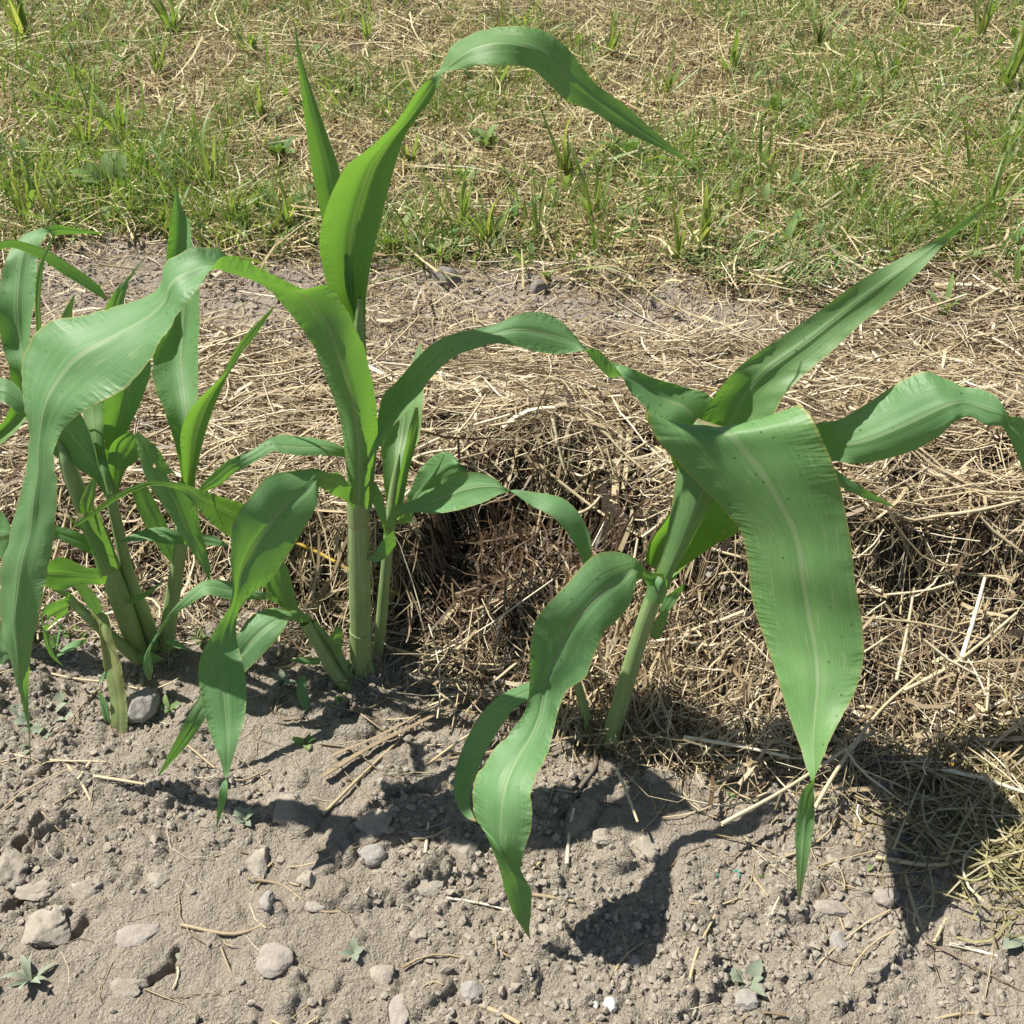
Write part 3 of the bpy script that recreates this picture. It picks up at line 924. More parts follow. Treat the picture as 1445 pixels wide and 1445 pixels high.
# right tiller of plant A
stem('tiller', pA, [(531, 935, Y0 + .02, 7), (537, 890, Y0 + .02, 8), (545, 800, Y0 + .022, 7.5), (551, 740, Y0 + .025, 8), (556, 700, Y0 + .03, 8), (560, 665, Y0 + .032, 5), (564, 640, Y0 + .034, 0.6)])
blade('leaf', pA, [(546, 735, 564, 735, Y0 + .028, 0, .004), (544, 700, 568, 688, Y0 + .03, 0, .010), (540, 660, 581, 645, Y0 + .035, 0, .014), (538, 620, 592, 615, Y0 + .04, 0, .016), (546, 580, 597, 570, Y0 + .045, 0, .014), (562, 550, 598, 548, Y0 + .05, 0, .010), (580, 515, 598, 515, Y0 + .06), (592, 480, 594, 480, Y0 + .07)], M_LEAF_YOUNG, lean=0.13)
blade('leaf', pA, [(556, 722, 568, 716, Y0 + .022), (562, 680, 577, 665, Y0 + .022, 0, .004), (570, 640, 586, 630, Y0 + .024, 0, .004), (577, 605, 591, 600, Y0 + .028), (586, 575, 590, 575, Y0 + .03)], M_LEAF_YOUNG)
blade('leaf', pA, [(545, 748, 541, 747, Y0 + .005), (546, 733, 531, 722, Y0), (541, 703, 523, 700, Y0), (530, 680, 521, 680, Y0 + .002)])
blade('leaf', pA, [(556, 748, 559, 768, Y0 + .01), (540, 762, 546, 785, Y0), (528, 780, 533, 793, Y0 - .006), (517, 789, 519, 791, Y0 - .01)])
blade('leaf', pA, [(560, 740, 580, 738, Y0 + .03), (574, 708, 592, 706, Y0 + .03, .004, .003), (580, 688, 614, 692, Y0 + .028, .010, .003), (591, 664, 634, 680, Y0 + .024, .014, -.002), (610, 644, 654, 667, Y0 + .016, .014, -.006), (632, 638, 664, 668, Y0 + .008, .010, -.006), (650, 655, 680, 690, Y0)])
blade('leaf', pA, [(541, 754, 546, 756, Y0 + .004), (549, 727, 556, 738, Y0 - .004), (557, 713, 564, 729, Y0 - .01, .004), (577, 708, 582, 723, Y0 - .018, .008), (610, 692, 615, 725, Y0 - .026, .012, .003), (640, 672, 650, 719, Y0 - .036, .014, .003), (668, 666, 682, 709, Y0 - .046, .012, .002), (696, 674, 702, 699, Y0 - .055, .006),
                   (713, 688, 717, 694, Y0 - .06), (726, 697, 727, 691, Y0 - .063, -.003), (753, 715, 753, 694, Y0 - .07, -.008), (778, 728, 790, 702, Y0 - .078, -.010, -.003), (800, 751, 815, 722, Y0 - .085, -.008, -.003), (813, 772, 830, 750, Y0 - .09, -.004), (822, 794, 835, 778, Y0 - .094), (831, 818, 835, 818, Y0 - .098)])
# low left tillers of plant A
stem('tiller', pA, [(490, 972, Y0 - .02, 9), (470, 945, Y0 - .02, 9), (450, 912, Y0 - .02, 8), (430, 878, Y0 - .02, 8)])
stem('tiller', pA, [(494, 955, Y0 - .01, 8), (470, 915, Y0 - .006, 7), (440, 878, Y0 - .004, 6)])
blade('leaf', pA, [(438, 868, 436, 878, Y0 - .02), (420, 862, 420, 878, Y0 - .025, .004), (405, 862, 408, 875, Y0 - .03, .008), (378, 859, 396, 895, Y0 - .04, .014, -.003), (352, 872, 376, 918, Y0 - .052, .014, -.003), (335, 895, 352, 942, Y0 - .066, .012), (308, 932, 328, 966, Y0 - .085, .008), (281, 982, 300, 999, Y0 - .108, .004), (254, 1032, 268, 1046, Y0 - .13), (222, 1096, 223, 1097, Y0 - .15)])
blade('leaf', pA, [(365, 735, 350, 772, Y0 - .045), (345, 712, 323, 757, Y0 - .05, .010, .004), (318, 703, 298, 738, Y0 - .055, .010, .004), (290, 694, 277, 715, Y0 - .06, .006), (265, 685, 258, 695, Y0 - .062), (240, 680, 240, 688, Y0 - .064), (208, 679, 209, 686, Y0 - .066), (166, 696, 168, 704, Y0 - .068), (130, 722, 132, 728, Y0 - .07), (101, 744, 102, 746, Y0 - .07)], M_LEAF_YOUNG)
blade('leaf', pA, [(400, 850, 402, 858, Y0 - .015), (380, 838, 380, 847, Y0 - .018), (350, 828, 352, 846, Y0 - .022, .006), (327, 821, 328, 847, Y0 - .027, .010), (290, 819, 294, 839, Y0 - .034, .010), (262, 840, 270, 852, Y0 - .04, .004), (237, 868, 246, 868, Y0 - .044), (219, 897, 227, 893, Y0 - .048), (204, 925, 213, 918, Y0 - .052), (202, 946, 216, 943, Y0 - .057), (209, 960, 213, 959, Y0 - .06)])
blade('leaf', pA, [(410, 872, 424, 866, Y0 - .012), (390, 850, 415, 838, Y0 - .012, 0, .006), (370, 826, 407, 805, Y0 - .012, 0, .008), (370, 795, 398, 788, Y0 - .010, 0, .006), (378, 765, 388, 765, Y0 - .008)], M_LEAF_YOUNG)
blade('leaf', pA, [(477, 926, 482, 926, Y0 - .02), (466, 906, 483, 906, Y0 - .024, 0, .003), (468, 894, 484, 892, Y0 - .026), (476, 884, 482, 884, Y0 - .026)], M_LEAF_YOUNG)
blade('leaf', pA, [(452, 929, 452, 938, Y0 - .02), (430, 927, 430, 937, Y0 - .026, .004), (410, 931, 410, 933, Y0 - .03)])
blade('leaf', pA, [(424, 954, 432, 954, Y0 - .03), (418, 970, 432, 968, Y0 - .04), (424, 995, 438, 990, Y0 - .052), (438, 1011, 440, 1011, Y0 - .06)])

# ---- plant B: the big one on the right
bB = gpt(860, 1052)
pB = empty('corn_plant', bB, 'broad corn plant leaning right with a very wide leaf hanging in front of it', 'corn plant', 'young corn plants in the row')
yB = float(bB[1])
D = yB - .745
stem('stem', pB, [(858, 1060, .745 + D, 12), (864, 1030, .746 + D, 12.5), (880, 975, .75 + D, 12), (902, 900, .757 + D, 11.5), (919, 850, .762 + D, 12), (927, 826, .765 + D, 12.5), (935, 803, .768 + D, 10), (950, 770, .775 + D, 6), (965, 735, .785 + D, 1)])
blade('leaf', pB, [(923, 818, 945, 826, .760 + D, 0, -.010), (931, 792, 952, 806, .762 + D, 0, -.014), (940, 757, 968, 778, .765 + D, 0, -.018), (948, 712, 988, 740, .770 + D, 0, -.022), (954, 668, 1010, 700, .776 + D, 0, -.024), (964, 622, 1042, 655, .786 + D, 0, -.020), (985, 590, 1080, 610, .795 + D, 0, -.012)], M_LEAF_YOUNG)
blade('sheath', pB, [(910, 842, 938, 848, .752 + D, 0, -.012), (913, 830, 941, 834, .752 + D, 0, -.014), (914, 815, 944, 822, .754 + D, 0, -.014), (922, 806, 946, 812, .757 + D, 0, -.012)])
blade('leaf', pB, [  # wide front leaf
    (910, 796, 941, 829, .772 + D, .006, .016), (917, 766, 967, 800, .776 + D, .004, .026), (938, 735, 1005, 772, .782 + D, .004, .030), (957, 690, 1045, 747, .787 + D, 0, .028), (945, 640, 1092, 690, .786 + D, 0, .020), (924, 606, 1120, 628, .785 + D, 0, .012, .006),
    (912, 588, 1128, 590, .774 + D, 0, .006, .012), (913, 581, 1125, 570, .760 + D, 0, .004, .020), (917, 598, 1138, 580, .747 + D, 0.004, .003, .014), (927, 620, 1150, 598, .741 + D, .008, .003, .008), (954, 651, 1166, 632, .735 + D, .011, .002, .003), (985, 683, 1181, 671, .729 + D, .013, -.002), (1020, 718, 1193, 722, .720 + D, .014, -.006),
    (1046, 752, 1201, 768, .711 + D, .015, -.008), (1055, 795, 1206, 815, .700 + D, .016, -.009), (1062, 850, 1216, 875, .684 + D, .016, -.009), (1079, 902, 1219, 926, .665 + D, .015, -.008), (1096, 952, 1209, 970, .640 + D, .013, -.006), (1111, 1004, 1190, 1008, .612 + D, .009, 0), (1127, 1050, 1172, 1042, .590 + D, .005, .005),
    (1140, 1088, 1160, 1072, .572 + D, 0, .004), (1148, 1112, 1149, 1098, .558 + D), (1150, 1138, 1131, 1118, .547 + D), (1148, 1172, 1122, 1165, .530 + D), (1140, 1215, 1123, 1212, .512 + D), (1127, 1280, 1126, 1279, .488 + D)], mat=M_LEAF_WARM, cols=20)
blade('leaf', pB, [  # upright spear to the upper right
    (955, 720, 1000, 720, .782 + D, 0, .012), (970, 650, 1040, 650, .792 + D, 0, .012), (987, 603, 1088, 590, .80 + D, .002, .012), (1001, 569, 1108, 556, .806 + D, .005, .010), (1030, 531, 1134, 530, .812 + D, .004, .008), (1056, 507, 1150, 516, .818 + D, .006, .005), (1103, 475, 1180, 490, .826 + D, .006, .003), (1154, 440, 1212, 460, .834 + D, .006, .003),
    (1212, 397, 1256, 423, .842 + D, .005, .002), (1271, 364, 1302, 379, .848 + D, .008, 0), (1318, 339, 1336, 341, .852 + D), (1366, 305, 1372, 311, .856 + D), (1401, 279, 1402, 281, .858 + D)], M_LEAF_YOUNG)
blade('leaf', pB, [  # right leaf with a drooping tip
    (1050, 660, 1060, 720, .80 + D), (1110, 625, 1112, 680, .80 + D, .006, .006), (1154, 597, 1165, 652, .80 + D, .010, .010), (1185, 592, 1205, 654, .80 + D, .014, -.006), (1224, 569, 1240, 650, .80 + D, .018, -.012), (1271, 538, 1285, 637, .798 + D, .020, -.014), (1306, 524, 1325, 616, .796 + D, .020, -.014), (1330, 533, 1345, 597, .792 + D, .018, -.010), (1357, 545, 1368, 588, .788 + D, .012, -.002),
    (1385, 549, 1392, 600, .782 + D, .010, -.004), (1408, 562, 1413, 602, .775 + D, .006, -.004), (1424, 586, 1424, 618, .768 + D), (1446, 594, 1436, 645, .762 + D), (1474, 640, 1455, 690, .755 + D), (1494, 730, 1486, 730, .75 + D)])
blade('leaf', pB, [  # front left leaf, wavy, tip near the soil
    (936, 810, 941, 823, .752 + D), (914, 806, 917, 827, .744 + D, .004), (893, 786, 901, 816, .736 + D, .010, -.003), (862, 778, 889, 852, .725 + D, .014, -.004), (834, 787, 873, 872, .714 + D, .014, -.004), (798, 826, 852, 893, .698 + D, .012, -.002), (761, 866, 836, 930, .686 + D, .008, .004), (750, 898, 826, 956, .675 + D, .006, .006), (747, 931, 800, 976, .664 + D, .004, .006), (747, 969, 788, 1003, .648 + D, .006, .006),
    (742, 1000, 782, 1027, .628 + D, .008, .005), (725, 1027, 775, 1056, .606 + D, .012, .004), (699, 1056, 762, 1083, .586 + D, .016, .002), (678, 1087, 750, 1114, .568 + D, .018, -.003), (668, 1113, 751, 1145, .555 + D, .018, -.005), (668, 1145, 747, 1177, .546 + D, .016, -.006), (678, 1169, 738, 1205, .538 + D, .012, -.004), (692, 1191, 735, 1226, .531 + D), (703, 1220, 742, 1242, .526 + D), (713, 1258, 750, 1256, .52 + D, 0, .004), (723, 1287, 749, 1288, .515 + D, 0, .003), (736, 1308, 747, 1312, .511 + D), (748, 1326, 749, 1326, .507 + D)])
stem('tiller', pB, [(838, 1052, .755 + D, 7), (826, 1005, .757 + D, 7), (812, 955, .755 + D, 6), (800, 920, .75 + D, 5)])
blade('leaf', pB, [(805, 925, 812, 945, .748 + D), (775, 945, 780, 970, .73 + D, .006), (745, 962, 755, 984, .714 + D, .010), (720, 974, 738, 992, .702 + D, .010), (695, 988, 724, 1003, .69 + D, .010), (669, 1022, 703, 1032, .674 + D, .008), (650, 1062, 682, 1068, .658 + D, .004), (643, 1087, 671, 1099, .648 + D), (640, 1110, 664, 1119, .638 + D), (646, 1138, 663, 1138, .628 + D), (658, 1154, 668, 1150, .62 + D), (671, 1160, 672, 1158, .615 + D)])
blade('leaf', pB, [(930, 868, 938, 871, .79 + D), (936, 846, 949, 856, .79 + D, .004), (950, 834, 961, 838, .79 + D), (966, 823, 967, 825, .79 + D)])
blade('leaf', pB, [(934, 862, 944, 866, .775 + D), (920, 884, 937, 886, .772 + D), (917, 894, 933, 896, .77 + D), (923, 903, 930, 902, .768 + D)], M_LEAF_YOUNG)
blade('leaf', pB, [(1165, 650, 1160, 668, .80 + D), (1193, 673, 1190, 689, .80 + D, .004), (1225, 692, 1221, 703, .80 + D), (1263, 715, 1262, 716, .80 + D)])
blade('leaf', pB, [(806, 1054, 798, 1052, .742 + D), (806, 1076, 790, 1072, .728 + D), (792, 1101, 776, 1098, .71 + D), (752, 1131, 751, 1130, .686 + D)])
blade('leaf', pB, [  # long left leaf, twisted twice, its tip resting on the tall plant
    (1012, 650, 985, 660, .792 + D, 0, .01), (1010, 600, 975, 632, .80 + D, .010, .008), (999, 558, 945, 604, .805 + D, .016, .008), (962, 545, 922, 588, .808 + D, .016, .008), (929, 535, 905, 569, .81 + D, .012, .006), (896, 522, 889, 551, .812 + D, .008, .004), (876, 513, 878, 530, .814 + D, .011, 0, .006),
    (861, 508, 863, 511, .816 + D, .012, 0, .016), (847, 500, 851, 498, .818 + D, .012, 0, .015), (833, 493, 839, 491, .82 + D, .011, 0, .010), (821, 484, 827, 493, .823 + D, .008, 0, .003), (811, 473, 810, 497, .826 + D, .007), (790, 452, 785, 500, .83 + D, .007, 0), (765, 441, 755, 496, .833 + D, .007, 0), (735, 442, 725, 488, .836 + D, .007, 0),
    (700, 457, 697, 485, .838 + D, .007, 0), (676, 463, 672, 492, .84 + D, .006), (643, 470, 648, 500, .842 + D, .006), (612, 484, 626, 515, .843 + D, .006), (588, 506, 606, 536, .843 + D, .006, .002), (558, 541, 586, 565, .842 + D, .012, .004), (540, 560, 562, 592, .84 + D, .010, .004), (533, 592, 547, 613, .835 + D, .006), (530, 616, 537, 627, .828 + D), (521, 641, 525, 645, .82 + D), (513, 664, 514, 666, .815 + D)])

for par, u0, v0, yy, lst in ((pA, 511, 930, yA - .012, ((-17, 22), (-8, 28), (6, 27), (16, 20))), (pB, 861, 1038, .738, ((-18, 18), (-6, 24), (8, 23), (15, 16)))):
    for du, dv in lst:
        stem('brace_root', par, [(u0 + du * .45, v0, yy + .006, 2.6), (u0 + du * .8, v0 + dv * .5, yy, 2.2), (u0 + du, v0 + dv, yy - .004, 1.6)], sides=7, sub=3)

# ---- plant C: left cluster
bC = gpt(205, 925)
pC = empty('corn_plant', bC, 'corn plant at the left with two pale stems leaning together under the arching leaf', 'corn plant', 'young corn plants in the row')
yC = float(bC[1])
D = yC - .865
stem('stem', pC, [(200, 935, .865 + D, 13), (182, 880, .865 + D, 14), (155, 805, .865 + D, 14), (126, 733, .865 + D, 13), (98, 664, .865 + D, 11), (88, 635, .87 + D, 6), (80, 615, .872 + D, 0.6)])
stem('stem', pC, [(222, 925, .878 + D, 10), (205, 872, .878 + D, 10), (183, 816, .878 + D, 9), (167, 747, .876 + D, 8), (154, 690, .872 + D, 7), (147, 650, .87 + D, 3), (144, 630, .87 + D, 0.6)])
blade('sheath', pC, [(140, 812, 170, 800, .848 + D, 0, -.010), (128, 775, 158, 765, .848 + D, 0, -.012), (112, 735, 141, 726, .848 + D, 0, -.012), (108, 722, 138, 715, .849 + D, 0, -.010)], M_LEAF_YOUNG)
blade('leaf', pC, [(151, 703, 157, 700, .855 + D), (133, 678, 142, 664, .858 + D, 0, .004), (98, 653, 130, 622, .862 + D, 0, .008), (72, 638, 114, 588, .868 + D, 0, .010), (55, 605, 95, 545, .875 + D, 0, .010), (48, 560, 75, 510, .88 + D, 0, .008), (50, 500, 66, 480, .885 + D)])
blade('leaf', pC, [(151, 698, 158, 696, .845 + D), (143, 667, 155, 666, .846 + D, 0, -.004), (134, 640, 149, 640, .85 + D, 0, -.004), (125, 612, 147, 606, .855 + D, 0, -.004), (116, 580, 146, 574, .86 + D), (112, 540, 150, 520, .87 + D), (125, 490, 140, 480, .88 + D)], M_LEAF_YOUNG, lean=0.06)
blade('leaf', pC, [(150, 672, 160, 660, .88 + D), (148, 632, 178, 611, .885 + D, 0, .006), (146, 590, 196, 573, .89 + D, 0, .010), (147, 552, 214, 517, .895 + D, 0, .010), (145, 500, 198, 488, .90 + D, 0, .008), (145, 446, 174, 446, .905 + D, 0, .004), (160, 414, 180, 405, .908 + D), (180, 392, 186, 390, .91 + D), (198, 370, 200, 370, .912 + D), (216, 352, 217, 351, .912 + D)])
blade('leaf', pC, [(78, 490, 98, 485, .885 + D), (86, 448, 102, 442, .89 + D), (104, 416, 106, 416, .89 + D)], M_LEAF_YOUNG)
blade('leaf', pC, [(158, 700, 166, 698, .872 + D), (152, 655, 177, 664, .872 + D, 0, .004), (158, 626, 197, 645, .872 + D, 0, .006), (184, 607, 198, 622, .872 + D)])
blade('leaf', pC, [(116, 728, 128, 722, .846 + D), (112, 712, 133, 706, .844 + D), (120, 690, 135, 692, .846 + D), (130, 674, 136, 678, .85 + D)], M_LEAF_YOUNG)
blade('leaf', pC, [(150, 787, 146, 793, .85 + D), (128, 763, 134, 784, .845 + D, .006), (105, 748, 115, 776, .838 + D, .008), (80, 743, 90, 763, .83 + D, .006), (68, 745, 70, 757, .825 + D)])
blade('leaf', pC, [(152, 812, 148, 824, .85 + D), (138, 803, 134, 825, .842 + D, .004), (119, 800, 110, 825, .834 + D, .006), (92, 787, 86, 833, .822 + D, .010), (72, 791, 65, 828, .812 + D, .008), (58, 808, 57, 820, .806 + D)])
blade('leaf', pC, [(104, 826, 118, 821, .835 + D), (117, 846, 136, 840, .835 + D), (133, 866, 144, 862, .838 + D), (143, 877, 145, 875, .84 + D)])
stem('tiller', pC, [(196, 932, .852 + D, 9), (165, 905, .848 + D, 8), (140, 885, .845 + D, 8), (115, 862, .842 + D, 7), (96, 843, .84 + D, 6)])
wl = blade('leaf', pC, [(126, 868, 140, 858, .842 + D, 0, -.003), (138, 880, 152, 870, .838 + D, 0, -.003), (141, 899, 157, 890, .828 + D, 0, -.004), (146, 940, 164, 917, .81 + D, 0, -.004), (151, 962, 173, 946, .80 + D, 0, -.003), (155, 985, 178, 982, .785 + D), (156, 1010, 180, 1010, .77 + D), (157, 1038, 179, 1038, .757 + D)], M_LEAF_WITHER)
wl['label'] = 'yellowing withered leaf with brown spots touching the soil'
blade('leaf', pC, [(138, 977, 143, 977, .785 + D), (143, 1002, 153, 996, .777 + D), (150, 1032, 157, 1032, .765 + D)])
blade('leaf', pC, [(98, 843, 96, 866, .838 + D), (76, 850, 72, 884, .83 + D), (60, 861, 62, 893, .825 + D), (60, 893, 68, 892, .824 + D), (70, 924, 76, 922, .826 + D), (90, 941, 91, 942, .83 + D)], holes=[(0.5, 0.30, 0.22, 0.07), (0.75, 0.18, 0.14, 0.05)])
blade('leaf', pC, [(191, 925, 195, 936, .845 + D), (214, 921, 213, 936, .84 + D), (231, 930, 231, 931, .84 + D)])

for (u, v, du, dv, w, dy) in ((120, 905, -42, 22, 9, .84), (232, 905, 34, 12, 8, .845), (100, 840, -38, -22, 9, .845), (168, 935, -30, 30, 8, .83), (150, 760, -52, -28, 10, .86), (178, 850, 52, -30, 9, .86), (88, 880, -10, 40, 9, .83), (60, 790, -30, 46, 12, .85)):
    blade('leaf', pC, [(u, v - w * .3, u, v + w * .3, dy + D), (u + du * .35, v + dv * .2 - w * .6, u + du * .32, v + dv * .2 + w * .6, dy - .01 + D, .006), (u + du * .7, v + dv * .55 - w * .5, u + du * .66, v + dv * .55 + w * .5, dy - .018 + D, .005), (u + du, v + dv - 1, u + du, v + dv + 1, dy - .022 + D)], M_LEAF_YOUNG if dv < 0 else M_LEAF)

# ---- plant E: behind the left cluster, single stem with an upright folded leaf
bE = gpt(236, 918)
pE = empty('corn_plant', bE, 'slim corn plant with an upright folded leaf left of the tallest plant', 'corn plant', 'young corn plants in the row')
yE = float(bE[1])
D = yE - .885
stem('stem', pE, [(234, 925, .885 + D, 11), (240, 870, .885 + D, 11), (247, 822, .885 + D, 10), (256, 761, .885 + D, 9.5), (264, 705, .885 + D, 9), (268, 670, .885 + D, 8), (268, 630, .885 + D, 4)])
blade('leaf', pE, [(260, 700, 274, 700, .878 + D, 0, .003), (250, 640, 276, 640, .884 + D, 0, .010), (235, 588, 277, 582, .89 + D, 0, .016), (222, 555, 279, 540, .895 + D, 0, .020), (216, 527, 280, 505, .90 + D, 0, .020), (218, 490, 281, 466, .905 + D, 0, .018), (226, 440, 281, 419, .912 + D, 0, .016), (232, 400, 277, 380, .917 + D, 0, .014),
                   (236, 360, 271, 345, .92 + D, 0, .012), (240, 312, 268, 316, .922 + D, 0, .008), (246, 276, 257, 292, .924 + D), (243, 254, 247, 258, .924 + D), (221, 222, 224, 222, .926 + D), (205, 195, 206, 195, .928 + D)], lean=0.20)
blade('leaf', pE, [(261, 695, 270, 696, .872 + D), (257, 655, 278, 660, .87 + D, 0, .006), (255, 612, 288, 618, .868 + D, 0, .010), (267, 580, 300, 580, .866 + D, 0, .010), (291, 552, 314, 546, .864 + D, 0, .006), (312, 530, 325, 524, .862 + D), (329, 498, 342, 497, .86 + D), (346, 473, 357, 479, .858 + D), (386, 432, 387, 434, .855 + D)], M_LEAF_YOUNG)
blade('leaf', pE, [(190, 611, 198, 611, .862 + D), (195, 640, 222, 632, .858 + D, 0, -.002), (202, 665, 240, 661, .856 + D, 0, -.003), (214, 690, 262, 682, .853 + D, 0, -.004), (228, 712, 276, 715, .85 + D, 0, -.004), (245, 738, 283, 746, .846 + D, 0, -.004), (262, 765, 291, 774, .842 + D, 0, -.003), (282, 796, 296, 797, .838 + D), (296, 820, 297, 820, .836 + D)], holes=[(0.86, 0.30, 0.16, 0.035), (0.55, 0.20, 0.06, 0.02)])
blade('leaf', pE, [(183, 688, 206, 684, .89 + D), (193, 715, 220, 710, .888 + D), (206, 742, 234, 736, .885 + D), (226, 776, 244, 770, .882 + D), (244, 797, 246, 792, .88 + D)])
blade('leaf', pE, [(264, 756, 263, 768, .872 + D), (231, 744, 236, 768, .866 + D, .008), (199, 749, 205, 763, .862 + D, .006), (168, 764, 169, 766, .86 + D)])
blade('leaf', pE, [(270, 752, 268, 764, .89 + D), (300, 756, 300, 770, .89 + D, .003), (323, 769, 323, 771, .885 + D)])

# ---- plant D: cut by the left edge of the picture
bD = np.array([*pt(-75, 900, 0.90)[:2], 0.0])
bD[2] = gz(bD[0], bD[1])
pD = empty('corn_plant', bD, 'corn plant cut by the left edge with a pale leaf bending over', 'corn plant', 'young corn plants in the row')
stem('stem', pD, [(-76, 915, .90, 13), (-62, 820, .90, 13), (-48, 720, .90, 12), (-30, 640, .90, 10), (-10, 575, .90, 6)])
blade('leaf', pD, [(-40, 640, -10, 640, .90), (10, 585, 44, 580, .90, 0, .006), (14, 525, 46, 520, .905, 0, .008), (4, 490, 43, 478, .91, 0, .008), (-3, 430, 48, 430, .918, 0, .004), (0, 395, 51, 390, .922, 0, .003), (9, 365, 54, 361, .924), (22, 343, 60, 337, .922, .008), (46, 327, 68, 328, .916, .008), (64, 321, 76, 332, .912), (82, 317, 88, 331, .91), (112, 323, 113, 330, .908), (146, 328, 146, 330, .908)], lean=0.17)
blade('leaf', pD, [(40, 520, 50, 520, .90), (50, 470, 58, 468, .895), (49, 425, 57, 425, .895), (53, 380, 62, 372, .90), (66, 350, 70, 350, .90), (77, 326, 78, 326, .90)], M_LEAF_YOUNG)
blade('leaf', pD, [(-45, 600, -40, 640, .895), (-20, 548, -18, 590, .89, .008), (0, 533, 0, 567, .885, .01), (25, 545, 22, 580, .88, .008), (42, 575, 40, 592, .875), (55, 610, 54, 614, .87)])
blade('leaf', pD, [(-60, 790, -55, 830, .89), (-25, 728, -25, 790, .88, .008), (0, 720, 0, 789, .872, .008), (12, 736, 12, 772, .867), (21, 757, 21, 759, .865)])
blade('leaf', pD, [(-70, 860, -60, 890, .88), (-30, 858, -25, 945, .868, .008), (0, 876, 0, 951, .855, .004), (9, 903, 9, 935, .85), (16, 926, 16, 928, .848)])
blade('leaf', pD, [(-60, 400, -55, 420, .93), (0, 341, 0, 353, .945), (58, 350, 52, 363, .955), (96, 371, 86, 385, .955), (135, 398, 122, 407, .952), (152, 421, 150, 424, .95)])


# ------------------------------------------------------------------ stones and clods
def ico(sub):
    import bmesh
    bm = bmesh.new()
    bmesh.ops.create_icosphere(bm, subdivisions=sub, radius=1.0)
    v = np.array([x.co[:] for x in bm.verts])
    f = np.array([[x.index for x in q.verts] for q in bm.faces])
    bm.free()
    return v, f


ICO3, ICO2 = ico(4), ico(1)


def rock_mesh(name, sx, sy, sz, seed, rough=0.25, clod=False):
    v, f = ICO3
    r = np.random.default_rng(seed)
    d = v.copy()
    # facets: clip by random planes, then noise
    for _ in range(9):
        nrm = r.normal(size=3)
        nrm /= np.linalg.norm(nrm)
        lim = r.uniform(0.62, 0.92)
        k = d @ nrm
        d -= np.clip(k - lim, 0, None)[:, None] * nrm[None] * 0.85
    o = r.uniform(0, 50, 3)
    nz = fbm(v[:, 0] * 1.5 + o[0] + v[:, 2], v[:, 1] * 1.5 + o[1] - v[:, 2] * 0.7, 4) + 0.4 * fbm(v[:, 0] * 5 + o[2] + v[:, 2] * 3, v[:, 1] * 5 + v[:, 2] * 4, 3)
    d *= (1 + rough * nz)[:, None]
    if clod:
        for _ in range(11):
            nrm = r.normal(size=3)
            nrm /= np.linalg.norm(nrm)
            k = d @ nrm
            d -= np.clip(k - r.uniform(0.5, 0.8), 0, None)[:, None] * nrm[None] * 0.9
        d *= (1 + 0.10 * fbm(v[:, 0] * 9 + o[1] + v[:, 2] * 7, v[:, 1] * 9 + v[:, 2] * 5, 3))[:, None]
    return mesh_np(name, d * np.array([sx, sy, sz]), f)


def rock(name, u, v, wpx, hpx, mat, label, cat, seed, group=None, rot=0.0, rough=0.22, zf=0.55, sink=0.35):
    p = gpt(u, v + hpx * 0.25)
    k = px2m(p)
    sx, sy = wpx * k / 2, hpx * k / 2 / 0.8
    sz = min(sx, sy) * zf * 1.3
    o = link(name, rock_mesh(name, sx, sy, sz, seed, rough, 'clod' in name), mat, None, (p[0], p[1], float(gz(p[0], p[1])) + sz * (0.62 - sink * 1.5)))
    o.rotation_euler.z = rot
    return tag(o, label, cat, group)


rock('stone', 525, 1199, 44, 32, M_STONE, 'rounded pale grey stone on the soil at the edge of a leaf shadow', 'stone', 1)
rock('stone', 565, 1423, 32, 48, M_PINK, 'flat pinkish stone at the bottom edge below the middle', 'stone', 2, zf=0.25)
rock('stone', 667, 1397, 34, 27, M_STONE, 'small tan rounded stone near the bottom edge beside the fallen root piece', 'stone', 3)
rock('stone', 860, 1415, 22, 19, M_WHITE, 'bright white pebble on the soil near the bottom edge', 'stone', 4, zf=0.8)
rock('stone', 840, 1420, 9, 11, M_WHITE, 'tiny white chip just left of the white pebble', 'stone', 5, zf=0.8)
rock('stone', 202, 993, 46, 46, M_STONE, 'angular grey stone beside the withered leaf tip at left', 'stone', 6, zf=0.9, sink=0.2)
rock('stone', 628, 392, 38, 26, M_DARKSTONE, 'grey stone on the bare strip at the edge of the lawn', 'stone', 7, zf=0.9)
rock('stone', 760, 405, 24, 20, M_DARKSTONE, 'small dark stone lying right of the grey lawn edge stone', 'stone', 37, zf=0.9)
rock('stone', 193, 1317, 64, 30, M_PINK, 'long flat tan stone half buried in the left soil', 'stone', 8, zf=0.22, rot=0.3)
rock('stone', 388, 1347, 50, 44, M_PINK, 'flat brownish stone on the soil left of the bottom middle', 'stone', 9, zf=0.22, rot=-0.6)
rock('stone', 893, 1357, 26, 18, M_STONE, 'small stone at the pointed tip of a leaf shadow', 'stone', 10)
rock('stone', 540, 1373, 36, 26, M_CLOD, 'low tan stone between the bottom middle and a dusty sprout', 'stone', 11, zf=0.4)
rock('stone', 1248, 1264, 40, 30, M_PINK, 'smooth tan stone under straw at the right leaf shadow', 'stone', 12, zf=0.5)
rock('stone', 1172, 1278, 52, 22, M_PINK, 'long brown stone right of the hanging leaf tip', 'stone', 13, zf=0.5, rot=-0.15)
rock('stone', 1180, 1328, 24, 24, M_STONE, 'small round stone below the long brown stone', 'stone', 14)
rock('stone', 1052, 1413, 34, 28, M_STONE, 'pale flat stone below the dusty wilted weed', 'stone', 15, zf=0.3, rot=0.6)
rock('stone', 445, 1278, 40, 16, M_PINK, 'flat pink stone chip beside a curved root', 'stone', 16, zf=0.4)
